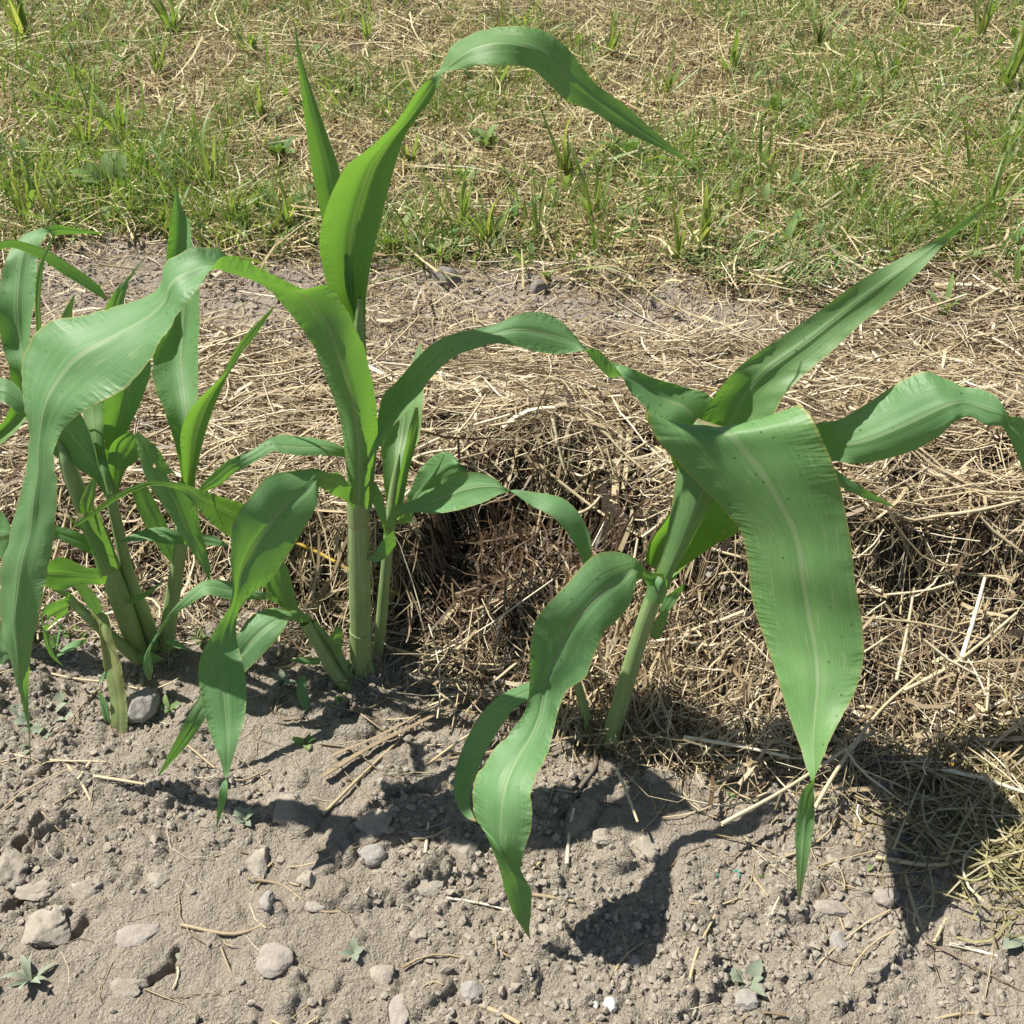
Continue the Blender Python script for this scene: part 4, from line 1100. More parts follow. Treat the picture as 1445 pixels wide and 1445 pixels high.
rock('stone', 378, 1268, 22, 24, M_STONE, 'small pale stone beside the loose root fibres', 'stone', 17)
CL = [(70, 1300, 95, 56, 'largest tan soil clod, cracked off beside the long crack at left'), (365, 1208, 46, 50, 'soil clod just below the dusty pale seedling'), (405, 1130, 62, 50, 'big lit soil clod at the left end of a leaf shadow behind the dusty seedling'),
      (130, 1250, 60, 36, 'low soil clod right of the long crack'), (60, 1258, 60, 30, 'soil clod on the near side of the long crack'), (180, 1390, 56, 34, 'soil clod below the long flat tan stone'), (655, 1195, 52, 50, 'soil clod right behind the wavy hanging leaf'),
      (530, 1158, 58, 40, 'shaded soil clod above the rounded grey stone'), (605, 1240, 62, 32, 'dark edged soil clod right of the rounded grey stone'), (850, 1178, 44, 26, 'soil clod below the crooked twig'), (910, 1192, 50, 34, 'soil clod at the upper end of the pointed leaf shadow'),
      (440, 1240, 44, 30, 'soil clod in the shade left of the rounded grey stone'), (20, 1215, 60, 60, 'thick soil clod cut by the left edge above the crack'), (930, 1085, 58, 32, 'soil clod at the hay foot right of the leaning stem'), (985, 1100, 44, 28, 'soil clod under the pale straw right of the leaning stem'),
      (1240, 1322, 44, 22, 'low soil clod left of the leaf shadow at right'), (590, 1312, 36, 22, 'small soil clod between wavy leaf tip and pinkish stone'), (225, 1235, 40, 22, 'small soil clod left of the lit smooth soil patch')]
for i, (u, v, w, h, lab) in enumerate(CL):
    rock('soil_clod', u, v, w, h, M_CLOD, lab, 'soil clod', 100 + i, 'larger dry soil clods in front of the corn', rot=random.uniform(-0.5, 0.5), rough=0.62, zf=0.42, sink=0.5)

# crumbs: countless small bits of soil
v0, f0 = ICO2
n = 17000
B = np.concatenate([scatter(14000, -0.72, 0.72, 0.38, 0.98, lambda x, y: np.clip(0.30 + 1.8 * fbm(x * 6 + 40, y * 6, 3), 0.04, 1)),
                    scatter(3000, -1.1, 1.0, 1.45, 1.98, lambda x, y: 1 - 0.9 * lawn_mask(x, y))])
sc = 0.0008 + 0.0036 * rng.random(n) ** 4.0
sc[14000:] += 0.002
vv = v0[None] * (1 + 0.35 * rng.normal(size=(n, len(v0), 1))).clip(0.6, 1.5) * sc[:, None, None] * rng.uniform(0.7, 1.3, (n, 1, 3))
vv[:, :, 0] += B[:, 0:1]
vv[:, :, 1] += B[:, 1:2]
vv[:, :, 2] += gz(B[:, 0], B[:, 1])[:, None] + sc[:, None] * 0.25
ff = (f0[None] + (np.arange(n) * len(v0))[:, None, None]).reshape(-1, 3)
cr = link('soil_crumbs', mesh_np('soil_crumbs', vv.reshape(-1, 3), ff, smooth=False), M_CLOD)
tag(cr, 'loose crumbs of dry soil in front of the corn', 'soil crumbs', kind='stuff')


# ------------------------------------------------------------------ single straws, twigs and dry leaves one can tell apart
def tube_px(name, pts, wpx, mat, label, cat, lift=0.004, flat=False, rnd=0.8, group=None, seg=5, lifts=None):
    """pts: photograph pixels on the ground surface (u, v); lifted a little above it"""
    W = []
    for i, (u, v) in enumerate(pts):
        W.append(gpt(u, v, lift if lifts is None else lifts[i]))
    W = catmull(W, seg)
    W[:, 2] = smooth1(W[:, 2], 3)
    k = px2m(W.mean(axis=0))
    r = wpx * k / 2
    T = np.gradient(W, axis=0)
    T /= np.linalg.norm(T, axis=1, keepdims=True)
    side = np.cross(T, [0, 0.35, 1.0])
    side /= np.linalg.norm(side, axis=1, keepdims=True)
    up = np.cross(side, T)
    n = len(W)
    s = np.linspace(0, 1, n)
    m = 8
    a = np.linspace(0, 2 * math.pi, m, endpoint=False)
    rr = r * (1 - 0.3 * s) * (1 + 0.10 * vnoise(s * 9 + rng.uniform(0, 90), s * 0 + 2))
    hgt = 0.22 if flat else 1.0
    base = W.mean(axis=0)
    Vv = W[:, None] + (side[:, None] * np.cos(a)[None, :, None] + up[:, None] * (np.sin(a) * hgt)[None, :, None]) * rr[:, None, None]
    ii = np.arange(n * m).reshape(n, m)
    jj = np.roll(ii, -1, axis=1)
    F = np.stack([ii[:-1], jj[:-1], jj[1:], ii[1:]], -1).reshape(-1, 4)
    # caps
    me = mesh_np(name, Vv.reshape(-1, 3) - base, F, {'rnd': np.clip(rnd + 0.12 * vnoise(np.repeat(s, m) * 14, np.tile(a, n)), 0, 1), 'along': np.repeat(0.3 + s * 0.5, m)})
    return tag(link(name, me, mat, None, base), label, cat, group)


ST = [
    ([(965, 1040), (1040, 1052), (1113, 1068)], 7, 0.95, 'pale straw stalk running right from the broad plant stem to the hanging leaf'),
    ([(1018, 1163), (1110, 1112), (1235, 1030)], 7, 0.85, 'long pale straw crossing behind the hanging leaf, low left to upper right'),
    ([(1150, 1140), (1185, 1080), (1240, 1005), (1300, 950)], 8, 0.75, 'tan straw stalk slanting steeply right of the hanging leaf twist'),
    ([(1275, 975), (1350, 935), (1435, 865)], 7, 0.8, 'straw stalk slanting up to the right edge'),
    ([(1355, 935), (1375, 870), (1390, 815)], 9, 1.0, 'thick whitish straw standing steeply near the right edge'),
    ([(1330, 1085), (1390, 1100), (1445, 1118)], 8, 0.95, 'pair of whitish straws at the right edge above the olive hay'),
    ([(1200, 1072), (1290, 1160), (1350, 1203)], 7, 0.6, 'grey straw crossing the shadow of the hanging leaf'),
    ([(1235, 1210), (1330, 1220), (1410, 1185)], 8, 0.75, 'bent straw lying across the lower leaf shadow'),
    ([(1275, 1225), (1290, 1280), (1312, 1335)], 9, 0.7, 'straw blade in the shadow pointing down, left one of a V'),
    ([(1385, 1230), (1345, 1280), (1318, 1330)], 9, 0.7, 'straw blade in the shadow pointing down, right one of a V'),
    ([(1340, 1332), (1372, 1340), (1408, 1349)], 6, 1.0, 'short white straw lying at the right of the leaf shadow'),
    ([(885, 910), (940, 902), (985, 897)], 6, 0.95, 'pale straw sticking out just right of the leaning stem'),
    ([(965, 905), (1000, 912), (1030, 905)], 6, 0.85, 'short pale straw beside the first one right of the leaning stem'),
    ([(870, 1085), (885, 1120), (900, 1160)], 6, 0.8, 'straw slanting down from the base of the leaning stem'),
    ([(800, 1220), (803, 1180), (810, 1140)], 7, 0.9, 'short upright pale straw in front of the leaning stem'),
    ([(455, 1150), (520, 1085), (600, 1010)], 5, 0.6, 'thin brown straw slanting across the soil under the tall stem'),
    ([(600, 1205), (603, 1180), (605, 1160)], 6, 0.9, 'short yellowish straw stub right of the rounded grey stone'),
    ([(630, 1267), (680, 1275), (718, 1285)], 4, 1.0, 'thin white straw pointing at the wavy leaf tip'),
    ([(750, 1262), (790, 1268), (810, 1272)], 7, 0.5, 'short brown straw right of the wavy leaf tip'),
    ([(680, 1420), (710, 1432), (735, 1445)], 14, 0.55, 'thick tan root piece at the bottom edge'),
    ([(265, 1052), (330, 1100), (380, 1085)], 4, 0.5, 'thin curved rootlet behind the tip of the drooping leaf'),
    ([(1195, 1400), (1200, 1425), (1208, 1445)], 8, 0.85, 'pale straw stub cut by the bottom edge'),
    ([(1320, 1438), (1360, 1430), (1400, 1432)], 5, 0.6, 'thin straw lying near the right bottom corner'),
    ([(100, 1112), (112, 1096), (128, 1075)], 7, 0.8, 'yellowish straw stub on the left soil crossing another'),
    ([(95, 1080), (115, 1105), (128, 1130)], 6, 0.75, 'grey straw crossing the yellowish stub at left'),
    ([(130, 1095), (165, 1100), (205, 1107)], 6, 0.8, 'straight straw on the soil right of the crossed stubs'),
    ([(40, 942), (95, 956), (145, 962)], 4, 0.7, 'thin straw below the long leaf tip at left'),
    ([(0, 1062), (70, 1072), (150, 1075)], 4, 0.75, 'thin straw at the left edge under the clover'),
    ([(275, 1000), (300, 1010), (325, 1040)], 4, 0.5, 'short straw behind the drooping leaf bulge'),
    ([(255, 1240), (275, 1260), (300, 1280)], 6, 0.5, 'curved root bit on the left soil'),
    ([(350, 1240), (400, 1250), (450, 1285), (520, 1282)], 5, 0.45, 'long curved root running through the left clods'),
    ([(255, 1305), (330, 1318), (385, 1300)], 7, 0.5, 'forked brown root on the soil at lower left'),
    ([(305, 1320), (325, 1370), (340, 1395)], 4, 0.45, 'thin rootlet hanging down from the forked root'),
    ([(970, 1395), (985, 1340), (1010, 1290)], 5, 0.7, 'curved straw on the soil right of the leaf shadow tip'),
    ([(1020, 1180), (1060, 1235), (1085, 1265)], 5, 0.55, 'thin brown straw by the scrap of green twine'),
    ([(1070, 1340), (1085, 1300), (1100, 1265)], 6, 0.9, 'pale straw standing left of the hanging leaf tip'),
    ([(1100, 1330), (1170, 1390), (1235, 1430)], 4, 0.4, 'long thin dark rootlet below the hanging leaf tip'),
    ([(1090, 1210), (1120, 1205), (1145, 1195)], 9, 0.5, 'brown straw piece behind the hanging leaf tip'),
    ([(1040, 500), (1125, 490), (1210, 487)], 6, 0.9, 'pale straw lying on the hay behind the upright spear leaf'),
    ([(1155, 545), (1200, 510), (1235, 500)], 6, 0.95, 'pale straw slanting right of the upright spear leaf'),
    ([(860, 355), (880, 380), (895, 398)], 6, 1.0, 'whitish straw leaning at the lawn edge in the middle'),
    ([(290, 540), (370, 542), (440, 545)], 6, 0.7, 'long tan straw across the hay left of the tall stem'),
    ([(295, 520), (370, 508), (400, 505)], 5, 1.0, 'thin white straw above the long tan straw'),
    ([(395, 555), (394, 520), (392, 503)], 5, 1.0, 'short white straw standing on the long tan straw'),
    ([(545, 655), (640, 610), (720, 585)], 5, 0.9, 'pale straw behind the twisted left leaf'),
    ([(560, 660), (600, 640), (650, 633)], 5, 0.85, 'short pale straw beside the tiller leaf'),
    ([(780, 590), (790, 640), (800, 670)], 6, 0.85, 'pale straw hanging down the hay behind the notch'),
    ([(800, 730), (840, 710), (880, 640)], 5, 0.8, 'thin straw bending up the hay behind the stem gap'),
    ([(640, 840), (700, 822), (760, 800)], 7, 0.35, 'grey twig like straw across the dark hollow'),
    ([(880, 840), (890, 815), (900, 760)], 5, 0.9, 'pale straw upright behind the leaning stem'),
    ([(760, 655), (840, 720), (900, 755)], 5, 0.7, 'tan straw slanting down toward the leaning stem'),
    ([(1265, 960), (1280, 890), (1290, 830)], 5, 0.8, 'thin straw upright right of the wide leaf'),
    ([(1200, 870), (1300, 880), (1400, 905)], 4, 0.7, 'long thin straw right of the wide leaf'),
    ([(1175, 700), (1280, 690), (1380, 670)], 5, 0.75, 'long straw below the right leaf'),
    ([(1310, 730), (1380, 720), (1445, 705)], 6, 0.8, 'pale straw at the right edge below the right leaf'),
    ([(1225, 560), (1245, 600), (1300, 700)], 4, 0.8, 'thin straw running down behind the right leaf'),
    ([(1260, 470), (1240, 505), (1232, 530)], 5, 1.0, 'short white straw right of the spear leaf'),
]
for p, w, r, lab in ST:
    w = w if w < 6 else 5 + (w - 5) * 0.45
    tube_px('straw_stalk' if 'root' not in lab else 'dry_root', p, w, M_HAY, lab, 'straw' if 'root' not in lab else 'root', lift=0.034 if max(q[1] for q in p) < 1175 and min(q[1] for q in p) > 560 and p[1][0] > 560 else (0.014 if p[1][0] > 1150 and p[1][1] < 1260 else 0.004), rnd=r)
tube_px('straw_stalk', [(412, 763), (450, 780), (500, 808), (567, 841)], 6, M_YSTRAW, 'bright yellow straw passing behind the tall stem', 'straw', lift=0.03)
tube_px('straw_stalk', [(1340, 1060), (1360, 1130), (1390, 1180)], 4, M_YSTRAW, 'thin yellow straw in the olive hay', 'straw', lift=0.012)
tube_px('dry_leaf', [(455, 1095), (520, 1055), (580, 1025), (660, 985)], 10, M_HAY, 'broad brown dried leaf lying from the soil up to the hay', 'dry leaf', lift=0.012, flat=True, rnd=0.36)
tube_px('dry_leaf', [(470, 1065), (530, 1040), (570, 1020)], 6, M_HAY, 'narrow dried leaf beside the broad brown one', 'dry leaf', lift=0.010, flat=True, rnd=0.42)
tube_px('dry_leaf', [(455, 860), (520, 885), (590, 900), (650, 935)], 10, M_HAY, 'brown dried leaf crossing in front of the tall stem', 'dry leaf', lift=0.02, flat=True, rnd=0.45)
tube_px('dry_leaf', [(705, 845), (650, 860), (640, 780), (610, 720)], 9, M_HAY, 'grey dried leaf hanging in the dark hollow', 'dry leaf', lift=0.03, flat=True, rnd=0.4)
tube_px('dry_leaf', [(875, 580), (872, 640), (868, 700)], 14, M_HAY, 'upright frayed dried leaf on the hay left of the wide leaf', 'dry leaf', lift=0.02, flat=True, rnd=0.6)
tube_px('dry_leaf', [(890, 585), (886, 640), (880, 690)], 9, M_HAY, 'second frayed dried leaf beside the upright one', 'dry leaf', lift=0.024, flat=True, rnd=0.7)
tube_px('dry_leaf', [(1210, 1150), (1211, 1175), (1212, 1195)], 14, M_HAY, 'short square ended brown leaf piece right of the hanging leaf', 'dry leaf', lift=0.003, flat=True, rnd=0.45)
tube_px('dry_leaf', [(1330, 1170), (1250, 1150), (1215, 1130)], 10, M_OLIVE, 'grey green leaf strip in the leaf shadow', 'dry leaf', lift=0.012, flat=True, rnd=0.2)
tube_px('dry_leaf', [(985, 545), (1000, 548), (1020, 555)], 10, M_YSTRAW, 'curled orange tan leaf bit behind the spear leaf base', 'dry leaf', lift=0.01, flat=True, rnd=0.3)
tube_px('twig', [(842, 1062), (838, 1085), (818, 1112), (800, 1140), (770, 1160)], 8, M_TWIG, 'dark crooked twig at the base of the leaning stem', 'twig', lift=0.004)
tube_px('twig', [(102, 776), (150, 770), (200, 764), (246, 740)], 4, M_TWIG, 'thin brown twig caught across the left stems', 'twig', lift=0.07, rnd=1.0)
tube_px('twine', [(1010, 1238), (1020, 1230), (1030, 1236), (1040, 1228), (1043, 1238), (1025, 1242)], 4, M_TWINE, 'small scrap of green twine on the soil', 'twine', lift=0.003)
tube_px('straw_stalk', [(1185, 1295), (1198, 1330), (1215, 1345)], 4, M_HAY, 'small straw beside the small round stone', 'straw', lift=0.003, rnd=0.5)


# ------------------------------------------------------------------ weeds
def leaf_shape(L, W, shape='ovate', n=7, bend=0.25, lob=0.0):
    s = np.linspace(0, 1, n)
    if shape == 'ovate':
        w = W / 2 * np.sin(np.pi * np.clip(s, 0.02, 0.995) ** 0.8) ** 0.8
    elif shape == 'spoon':
        w = W / 2 * (0.12 + 0.9 * np.sin(np.pi * np.clip(s, 0, 0.99) ** 2.0) ** 0.7)
        w[-1] = W * 0.03
    else:
        w = W / 2 * np.clip(1 - s ** 2.5, 0.03, 1) * (0.75 + 0.5 * s)
    w = w * (1 + lob * np.cos(s * n * math.pi))
    z = L * bend * np.sin(s * math.pi * 0.75)
    V = np.concatenate([np.stack([s * L, -w, z + w * 0.25], -1), np.stack([s * L, 0 * s, z], -1), np.stack([s * L, w, z + w * 0.25], -1)])
    a, b, c = np.arange(n), np.arange(n) + n, np.arange(n) + 2 * n
    F = np.concatenate([np.stack([a[:-1], b[:-1], b[1:], a[1:]], -1), np.stack([b[:-1], c[:-1], c[1:], b[1:]], -1)])
    return V, F, np.tile(s, 3)


def weed(name, u, v, nl, Lpx, Wpx, label, cat, shape='ovate', mat=None, el=(0.1, 0.7), bend=0.25, group=None, lob=0.0, stalk=0.0, part='leaf', az=(0, 2 * math.pi), rn=(0.2, 0.8)):
    p = gpt(u, v)
    k = px2m(p)
    o = empty(name, p, label, cat, group)
    for i in range(nl):
        fs = 0.8 if v < 420 else 1.0
        V, F, al = leaf_shape(Lpx * fs * k * random.uniform(0.55, 1.15), Wpx * fs * k * random.uniform(0.6, 1.1), shape, 9, bend * random.uniform(0.5, 1.4), lob)
        me = mesh_np(part, V, F, {'rnd': np.full(len(V), random.uniform(*rn)), 'along': 0.3 + 0.6 * al})
        c = link(part, me, mat or M_WEED, o)
        a = az[0] + (az[1] - az[0]) * (i + random.uniform(-0.3, 0.3)) / nl
        e = random.uniform(*el)
        c.rotation_euler = (random.uniform(-0.4, 0.4), -e, a)
        c.location = (stalk * k * math.cos(a) * random.uniform(0.3, 1), stalk * k * math.sin(a) * random.uniform(0.3, 1), 0.001)
    return o


weed('clover', 62, 1012, 14, 20, 15, 'low dusty clover patch on the soil at left under the long leaf tip', 'clover', 'ovate', M_DUSTY, (0.05, 0.5), 0.2, stalk=38)
weed('clover', 52, 1048, 8, 20, 14, 'lower dusty clover clump at left touching a thin straw', 'clover', 'ovate', M_DUSTY, (0.05, 0.5), 0.2, stalk=24)
weed('seedling', 346, 1158, 6, 26, 18, 'dusty pale seedling below the drooping leaf tip', 'seedling', 'ovate', M_DUSTY, (0.2, 0.8))
weed('seedling', 432, 1052, 4, 24, 12, 'small green seedling on the soil left of the dried leaf', 'seedling', 'ovate', M_WEED, (0.1, 0.6))
weed('seedling', 238, 1002, 4, 24, 10, 'small green sprout right of the angular grey stone', 'seedling', 'ovate', M_WEED, (0.1, 0.6))
weed('seedling', 398, 968, 7, 24, 9, 'pale seedling with split leaves left of the tall stem', 'seedling', 'ovate', M_DUSTY, (0.2, 0.8))
weed('seedling', 480, 992, 4, 16, 8, 'tiny bright seedling at the foot of the tall stem', 'seedling', 'ovate', M_WEED, (0.2, 0.9))
weed('seedling', 500, 1346, 4, 24, 12, 'dusty wilted seedling left of the bottom middle', 'seedling', 'ovate', M_DUSTY, (0.05, 0.4))
weed('seedling', 256, 1342, 4, 26, 20, 'flat dusty grey green seedling on the lower left soil', 'seedling', 'ovate', M_DUSTY, (0.02, 0.25))
weed('weed', 1052, 1388, 7, 42, 20, 'dusty wilted weed above a pale flat stone', 'weed', 'ovate', M_DUSTY, (0.02, 0.5))
weed('weed', 45, 1385, 9, 40, 12, 'dusty grey shrivelled weed in the lower left corner', 'weed', 'ovate', M_DUSTY, (0.1, 0.7))
weed('seedling', 1080, 1240, 4, 20, 10, 'tiny green sprout right of the twine scrap', 'seedling', 'ovate', M_WEED, (0.1, 0.6))
weed('seedling', 1030, 1118, 3, 30, 12, 'dark green leaf scrap on the soil left of the hanging leaf', 'seedling', 'ovate', M_WEED, (0.05, 0.4))
weed('seedling', 1235, 1222, 3, 28, 12, 'dark green leaf bit in the leaf shadow beside the tan stone', 'seedling', 'ovate', M_WEED, (0.05, 0.3))
weed('weed', 1437, 1325, 2, 40, 26, 'dusty flat leaf at the right edge near the bottom', 'weed', 'ovate', M_DUSTY, (0.05, 0.3))
weed('weed', 800, 790, 6, 24, 8, 'small pale herb growing in the dark hay hollow', 'weed', 'ovate', M_DUSTY, (0.3, 1.0))
weed('weed', 500, 920, 3, 16, 12, 'tiny round leaf sprout among the left tillers', 'weed', 'ovate', M_WEED, (0.3, 0.9))

weed('clover', 100, 905, 9, 18, 12, 'low leafy clover at the foot of the two leaning stems at left', 'clover', 'ovate', M_WEED, (0.1, 0.7), 0.2, stalk=22)
weed('weed', 45, 900, 6, 34, 14, 'small green weed at the left edge beside the hay foot', 'weed', 'ovate', M_WEED, (0.3, 0.9))
weed('seedling', 285, 905, 5, 24, 10, 'small green seedling under the leaf between left stems and tall stem', 'seedling', 'ovate', M_WEED, (0.2, 0.9))
weed('weed', 165, 285, 9, 80, 22, 'large spoon leaved weed at the left edge of the lawn', 'weed', 'spoon', M_WEED, (0.35, 0.9), 0.2, az=(1.2, 4.6), lob=0.07)
weed('weed', 205, 305, 6, 58, 20, 'pale broad leaved weed right of the large spoon leaved one', 'weed', 'spoon', M_WEED, (0.3, 0.8), 0.2)
weed('weed', 395, 228, 8, 50, 24, 'bright weed with pointed leaves left of the slim spear leaf', 'weed', 'ovate', M_WEED, (0.3, 1.0))
weed('weed', 385, 300, 7, 50, 24, 'green weed with pointed leaves low beside the crest of the long leaf', 'weed', 'ovate', M_WEED, (0.3, 1.0))
weed('weed', 490, 128, 4, 44, 24, 'pale broad leaf weed between the spear leaf and the bending leaf', 'weed', 'ovate', M_WEED, (0.3, 0.9), rn=(0.8, 1.0))
weed('weed', 1090, 165, 9, 46, 20, 'low bright weed on the lawn above the spear leaf', 'weed', 'ovate', M_WEED, (0.2, 0.8))
weed('weed', 1125, 190, 8, 46, 20, 'low leafy weed just below the bright one on the lawn', 'weed', 'ovate', M_WEED, (0.2, 0.8))
weed('weed', 880, 232, 7, 60, 26, 'dark broad leaved weed below the drooping right tip of the bent leaf', 'weed', 'spoon', M_WEED, (0.3, 0.9), rn=(0.0, 0.4))
weed('weed', 690, 215, 8, 52, 20, 'green leafy weed behind the middle of the lawn edge', 'weed', 'ovate', M_WEED, (0.3, 1.0))
weed('weed', 655, 262, 7, 46, 20, 'green leafy weed right of the upright bending leaf', 'weed', 'ovate', M_WEED, (0.3, 1.0))
weed('weed', 560, 355, 9, 44, 15, 'pale leafy weed at the lawn edge left of the grey stone', 'weed', 'ovate', M_WEED, (0.3, 1.0), rn=(0.6, 1.0))
weed('weed', 885, 325, 4, 46, 28, 'pale round leaved weed on the lawn edge in the middle', 'weed', 'ovate', M_WEED, (0.2, 0.8), rn=(0.8, 1.0))
weed('weed', 770, 395, 5, 26, 12, 'small pale weed on the bare strip', 'weed', 'ovate', M_WEED, (0.2, 0.8), rn=(0.7, 1.0))
weed('weed', 1215, 260, 7, 50, 22, 'dark leaved weed on the lawn left of the spear tip', 'weed', 'ovate', M_WEED, (0.3, 0.9), rn=(0.0, 0.4))
weed('weed', 1115, 285, 6, 40, 16, 'leafy weed above the feathery one', 'weed', 'ovate', M_WEED, (0.3, 0.9))
weed('weed', 1330, 450, 5, 60, 14, 'narrow leaved weed in the hay near the right edge', 'weed', 'strap', M_WEED, (0.3, 0.9))
weed('weed', 370, 395, 5, 30, 12, 'small weed on the bare soil behind the long arching leaf', 'weed', 'strap', M_WEED, (0.5, 1.2))
weed('weed', 720, 320, 4, 50, 20, 'brown curled dry weed leaf standing at the lawn edge', 'weed', 'ovate', M_HAY, (0.6, 1.1), rn=(0.05, 0.2))


def feathery(u, v, nf, Lpx, label, az, mat=None):
    """finely divided fronds, like wild carrot or mayweed"""
    p = gpt(u, v)
    k = px2m(p)
    o = empty('weed', p, label, 'weed')
    for i in range(nf):
        L = Lpx * k * random.uniform(0.7, 1.1)
        a0 = az[0] + (az[1] - az[0]) * (i + 0.5) / nf
        el = random.uniform(0.15, 0.7)
        segs = []
        K = 12
        spine = np.array([[L * t * math.cos(el) * math.cos(a0), L * t * math.cos(el) * math.sin(a0), L * (t * math.sin(el) - 0.25 * t * t)] for t in np.linspace(0, 1, K)])
        segs.append((spine[0], spine[-1], 0.0022))
        for j in range(2, K):
            for sgn in (-1, 1):
                aa = a0 + sgn * random.uniform(0.7, 1.1)
                l2 = L * 0.34 * (1 - j / K * 0.6) * random.uniform(0.7, 1.2)
                e = spine[j] + np.array([math.cos(aa), math.sin(aa), random.uniform(-0.1, 0.5)]) * l2
                segs.append((spine[j], e, 0.0018))
                for q in (0.4, 0.7, 0.9):
                    bb = aa + random.choice((-1, 1)) * random.uniform(0.5, 1.0)
                    mid = spine[j] + (e - spine[j]) * q
                    segs.append((mid, mid + np.array([math.cos(bb), math.sin(bb), random.uniform(-0.2, 0.6)]) * l2 * 0.4, 0.0016))
        V, F = [], []
        for a, b, r in segs:
            d = b - a
            w = np.cross(d, [0.2, 0.3, 1.0])
            w = w / (np.linalg.norm(w) + 1e-9) * r
            n0 = len(V)
            V += [a - w, a + w, b + w * 0.4, b - w * 0.4]
            F.append([n0, n0 + 1, n0 + 2, n0 + 3])
        V = np.array(V)
        link('frond', mesh_np('frond', V, np.array(F), {'rnd': rng.uniform(0.2, 0.9, len(V)), 'along': np.full(len(V), 0.5)}), mat or M_WEED, o)
    return o


feathery(1070, 415, 11, 150, 'feathery finely divided weed growing at the lawn edge left of the spear leaf', (-0.5, 2.6))
feathery(600, 372, 8, 62, 'small feathery weed left of the grey lawn edge stone', (0.2, 3.0))


def tuft(u, v, nb, Lpx, Wpx, label, spread=0.5, rn=(0.4, 1.0), lean=0.0):
    p = gpt(u, v)
    k = px2m(p)
    o = empty('grass_tuft', p, label, 'grass tuft', 'taller green grass tufts in the lawn')
    for i in range(nb):
        V, F, al = leaf_shape(Lpx * k * random.uniform(0.4, 1.15), Wpx * k * random.uniform(0.5, 1.0), 'strap', 9, random.uniform(-0.05, 0.3))
        c = link('blade', mesh_np('blade', V, F, {'rnd': np.full(len(V), random.uniform(*rn)), 'along': 0.25 + 0.7 * al}), M_GRASS, o)
        c.rotation_euler = (random.uniform(-0.5, 0.5), -random.uniform(1.35 - spread, 1.5), random.uniform(0, 6.28) if not lean else lean + random.uniform(-0.8, 0.8))
        c.location = (random.uniform(-4, 4) * k, random.uniform(-4, 4) * k, 0)
    return o


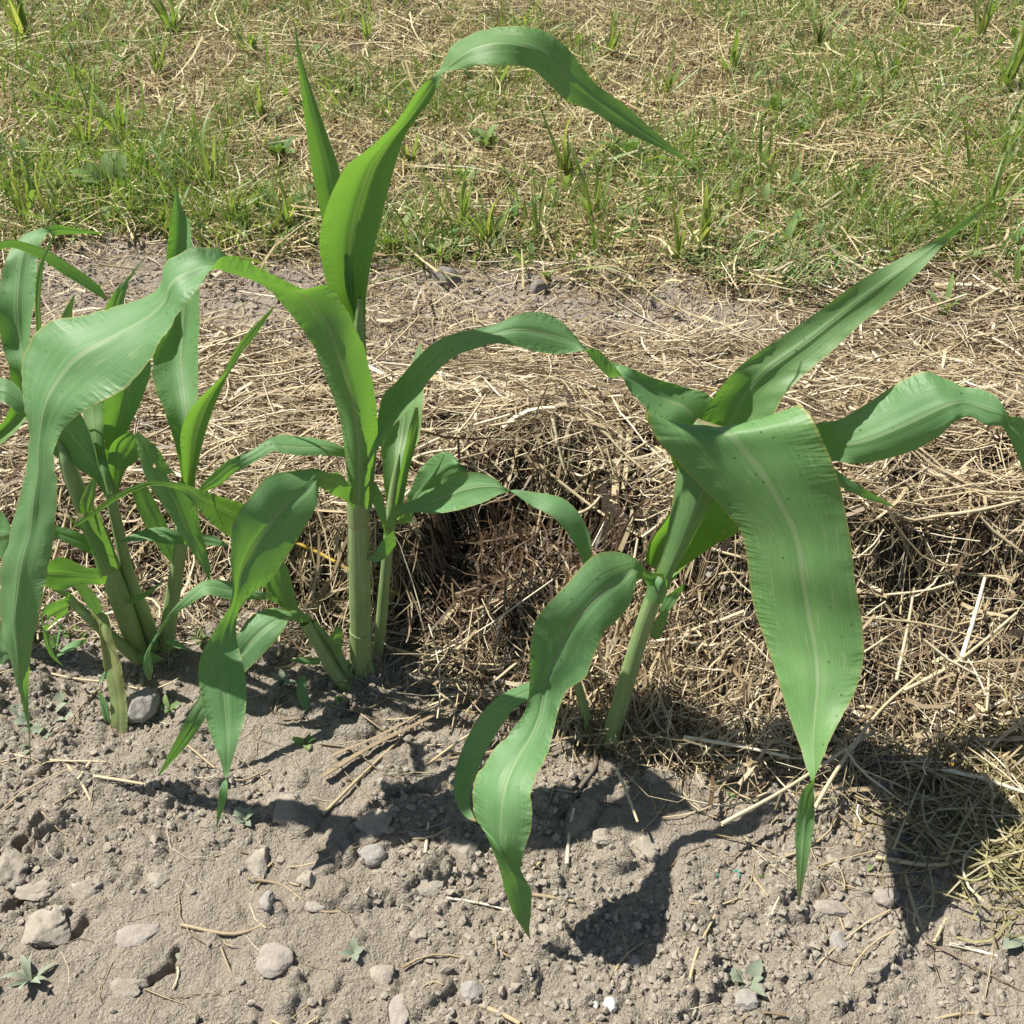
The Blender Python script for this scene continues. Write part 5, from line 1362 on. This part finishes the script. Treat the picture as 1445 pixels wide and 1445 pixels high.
TF = [(35, 60, 12, 85, 9, 'tall green grass tuft in the upper left corner'), (240, 55, 9, 55, 9, 'grass tuft with one broad blade above the left lawn'), (225, 110, 10, 45, 5, 'fine bright grass tuft in the left lawn'),
      (45, 310, 8, 95, 11, 'broad bladed grass tuft at the left lawn edge'), (125, 215, 9, 70, 9, 'leaning green grass tuft left of the curled leaf tip'), (175, 200, 8, 75, 9, 'grass tuft with upright dark blades behind the curled leaf tip'),
      (300, 270, 6, 90, 10, 'tuft with a bright curved blade right of the curled leaf tip'), (205, 245, 10, 70, 8, 'grass tuft left of the curled leaf tip'), (370, 180, 8, 50, 7, 'green grass tuft left of the slim spear leaf'),
      (90, 320, 8, 70, 8, 'short grass tuft at the left soil edge'), (690, 350, 14, 75, 9, 'dense green grass tuft at the lawn edge in the middle'), (655, 330, 10, 70, 7, 'thin green grass tuft left of the dense middle one'),
      (800, 260, 10, 85, 8, 'tall grass tuft under the bent leaf'), (840, 320, 9, 95, 7, 'grass tuft with long thin blades below the bent leaf tip'), (990, 360, 12, 90, 9, 'upright green grass tuft at the lawn edge right of the middle'), (955, 370, 9, 85, 8, 'grass tuft left of the upright one at the lawn edge'),
      (1155, 75, 12, 60, 6, 'green grass tuft in the upper right lawn'), (860, 85, 12, 60, 6, 'green grass tuft above the bent leaf'), (1270, 30, 10, 60, 6, 'grass tuft at the upper right edge'), (1380, 60, 10, 70, 7, 'grass tuft near the upper right corner'),
      (1420, 130, 9, 85, 9, 'long bladed grass tuft at the right edge'), (1030, 110, 9, 55, 6, 'grass tuft in the lawn above the bright weed'), (1260, 125, 9, 55, 7, 'small green tuft in the right lawn'), (1390, 320, 11, 95, 7, 'grass tuft behind the tip of the spear leaf'),
      (700, 130, 9, 60, 7, 'grass tuft just under the bend of the upright leaf'), (580, 240, 8, 60, 8, 'grass tuft right of the upright leaf'), (410, 330, 9, 60, 6, 'thin grass tuft behind the crest of the long leaf'), (330, 325, 8, 50, 6, 'short grass tuft left of the crest of the long leaf'),
      (1075, 250, 8, 60, 7, 'grass tuft in the middle right lawn'), (940, 140, 8, 60, 8, 'grass tuft right of the bent leaf'), (1420, 215, 8, 60, 7, 'small grass tuft at the right edge'), (760, 340, 8, 60, 6, 'grass tuft right of the dense middle one'), (110, 130, 8, 45, 6, 'small grass tuft in the left lawn'),
      (520, 60, 8, 40, 5, 'small grass tuft between spear leaf and bent leaf'), (350, 80, 8, 40, 5, 'small grass tuft left of the spear tip'), (235, 330, 7, 60, 7, 'grass tuft behind the folded upright leaf'), (1435, 420, 6, 70, 9, 'grass blades leaning at the right edge by the hay'), (540, 320, 9, 60, 6, 'grass tuft beside the base of the upright leaf')]
for t in TF:
    t = (t[0], t[1], t[2] + 3, t[3] * 1.25, t[4] * 1.1, t[5])
    tuft(*t, spread=random.uniform(0.6, 1.0))

# low broad leaves spread through the lawn edge: ground cover nobody could count
n = 1900
B = scatter(n, -2.4, 2.4, 1.7, 4.6, green_d)
Lf = rng.uniform(0.008, 0.052, n)
Vl, Fl, al = leaf_shape(1.0, 0.34, 'ovate', 5, 0.25)
az, el = rng.uniform(0, 6.28, n), rng.uniform(-0.1, 1.0, n)
ca, sa, ce, se = np.cos(az), np.sin(az), np.cos(el), np.sin(el)
x1 = Vl[None, :, 0] * ce[:, None] - Vl[None, :, 2] * se[:, None]
z1 = Vl[None, :, 0] * se[:, None] + Vl[None, :, 2] * ce[:, None]
y1 = np.broadcast_to(Vl[None, :, 1], x1.shape)
VV = np.stack([(x1 * ca[:, None] - y1 * sa[:, None]) * Lf[:, None] + B[:, 0:1], (x1 * sa[:, None] + y1 * ca[:, None]) * Lf[:, None] + B[:, 1:2],
               z1 * Lf[:, None] + (gz(B[:, 0], B[:, 1]) + rng.uniform(0.002, 0.02, n))[:, None]], -1)
FF = (Fl[None] + (np.arange(n) * len(Vl))[:, None, None]).reshape(-1, 4)
gc = link('ground_cover', mesh_np('ground_cover', VV.reshape(-1, 3), FF, {'rnd': np.repeat(rng.random(n), len(Vl)), 'along': np.tile(0.3 + 0.6 * al, n)}), M_WEED)
tag(gc, 'low broad leaved ground cover among the lawn grass', 'ground cover', kind='stuff')
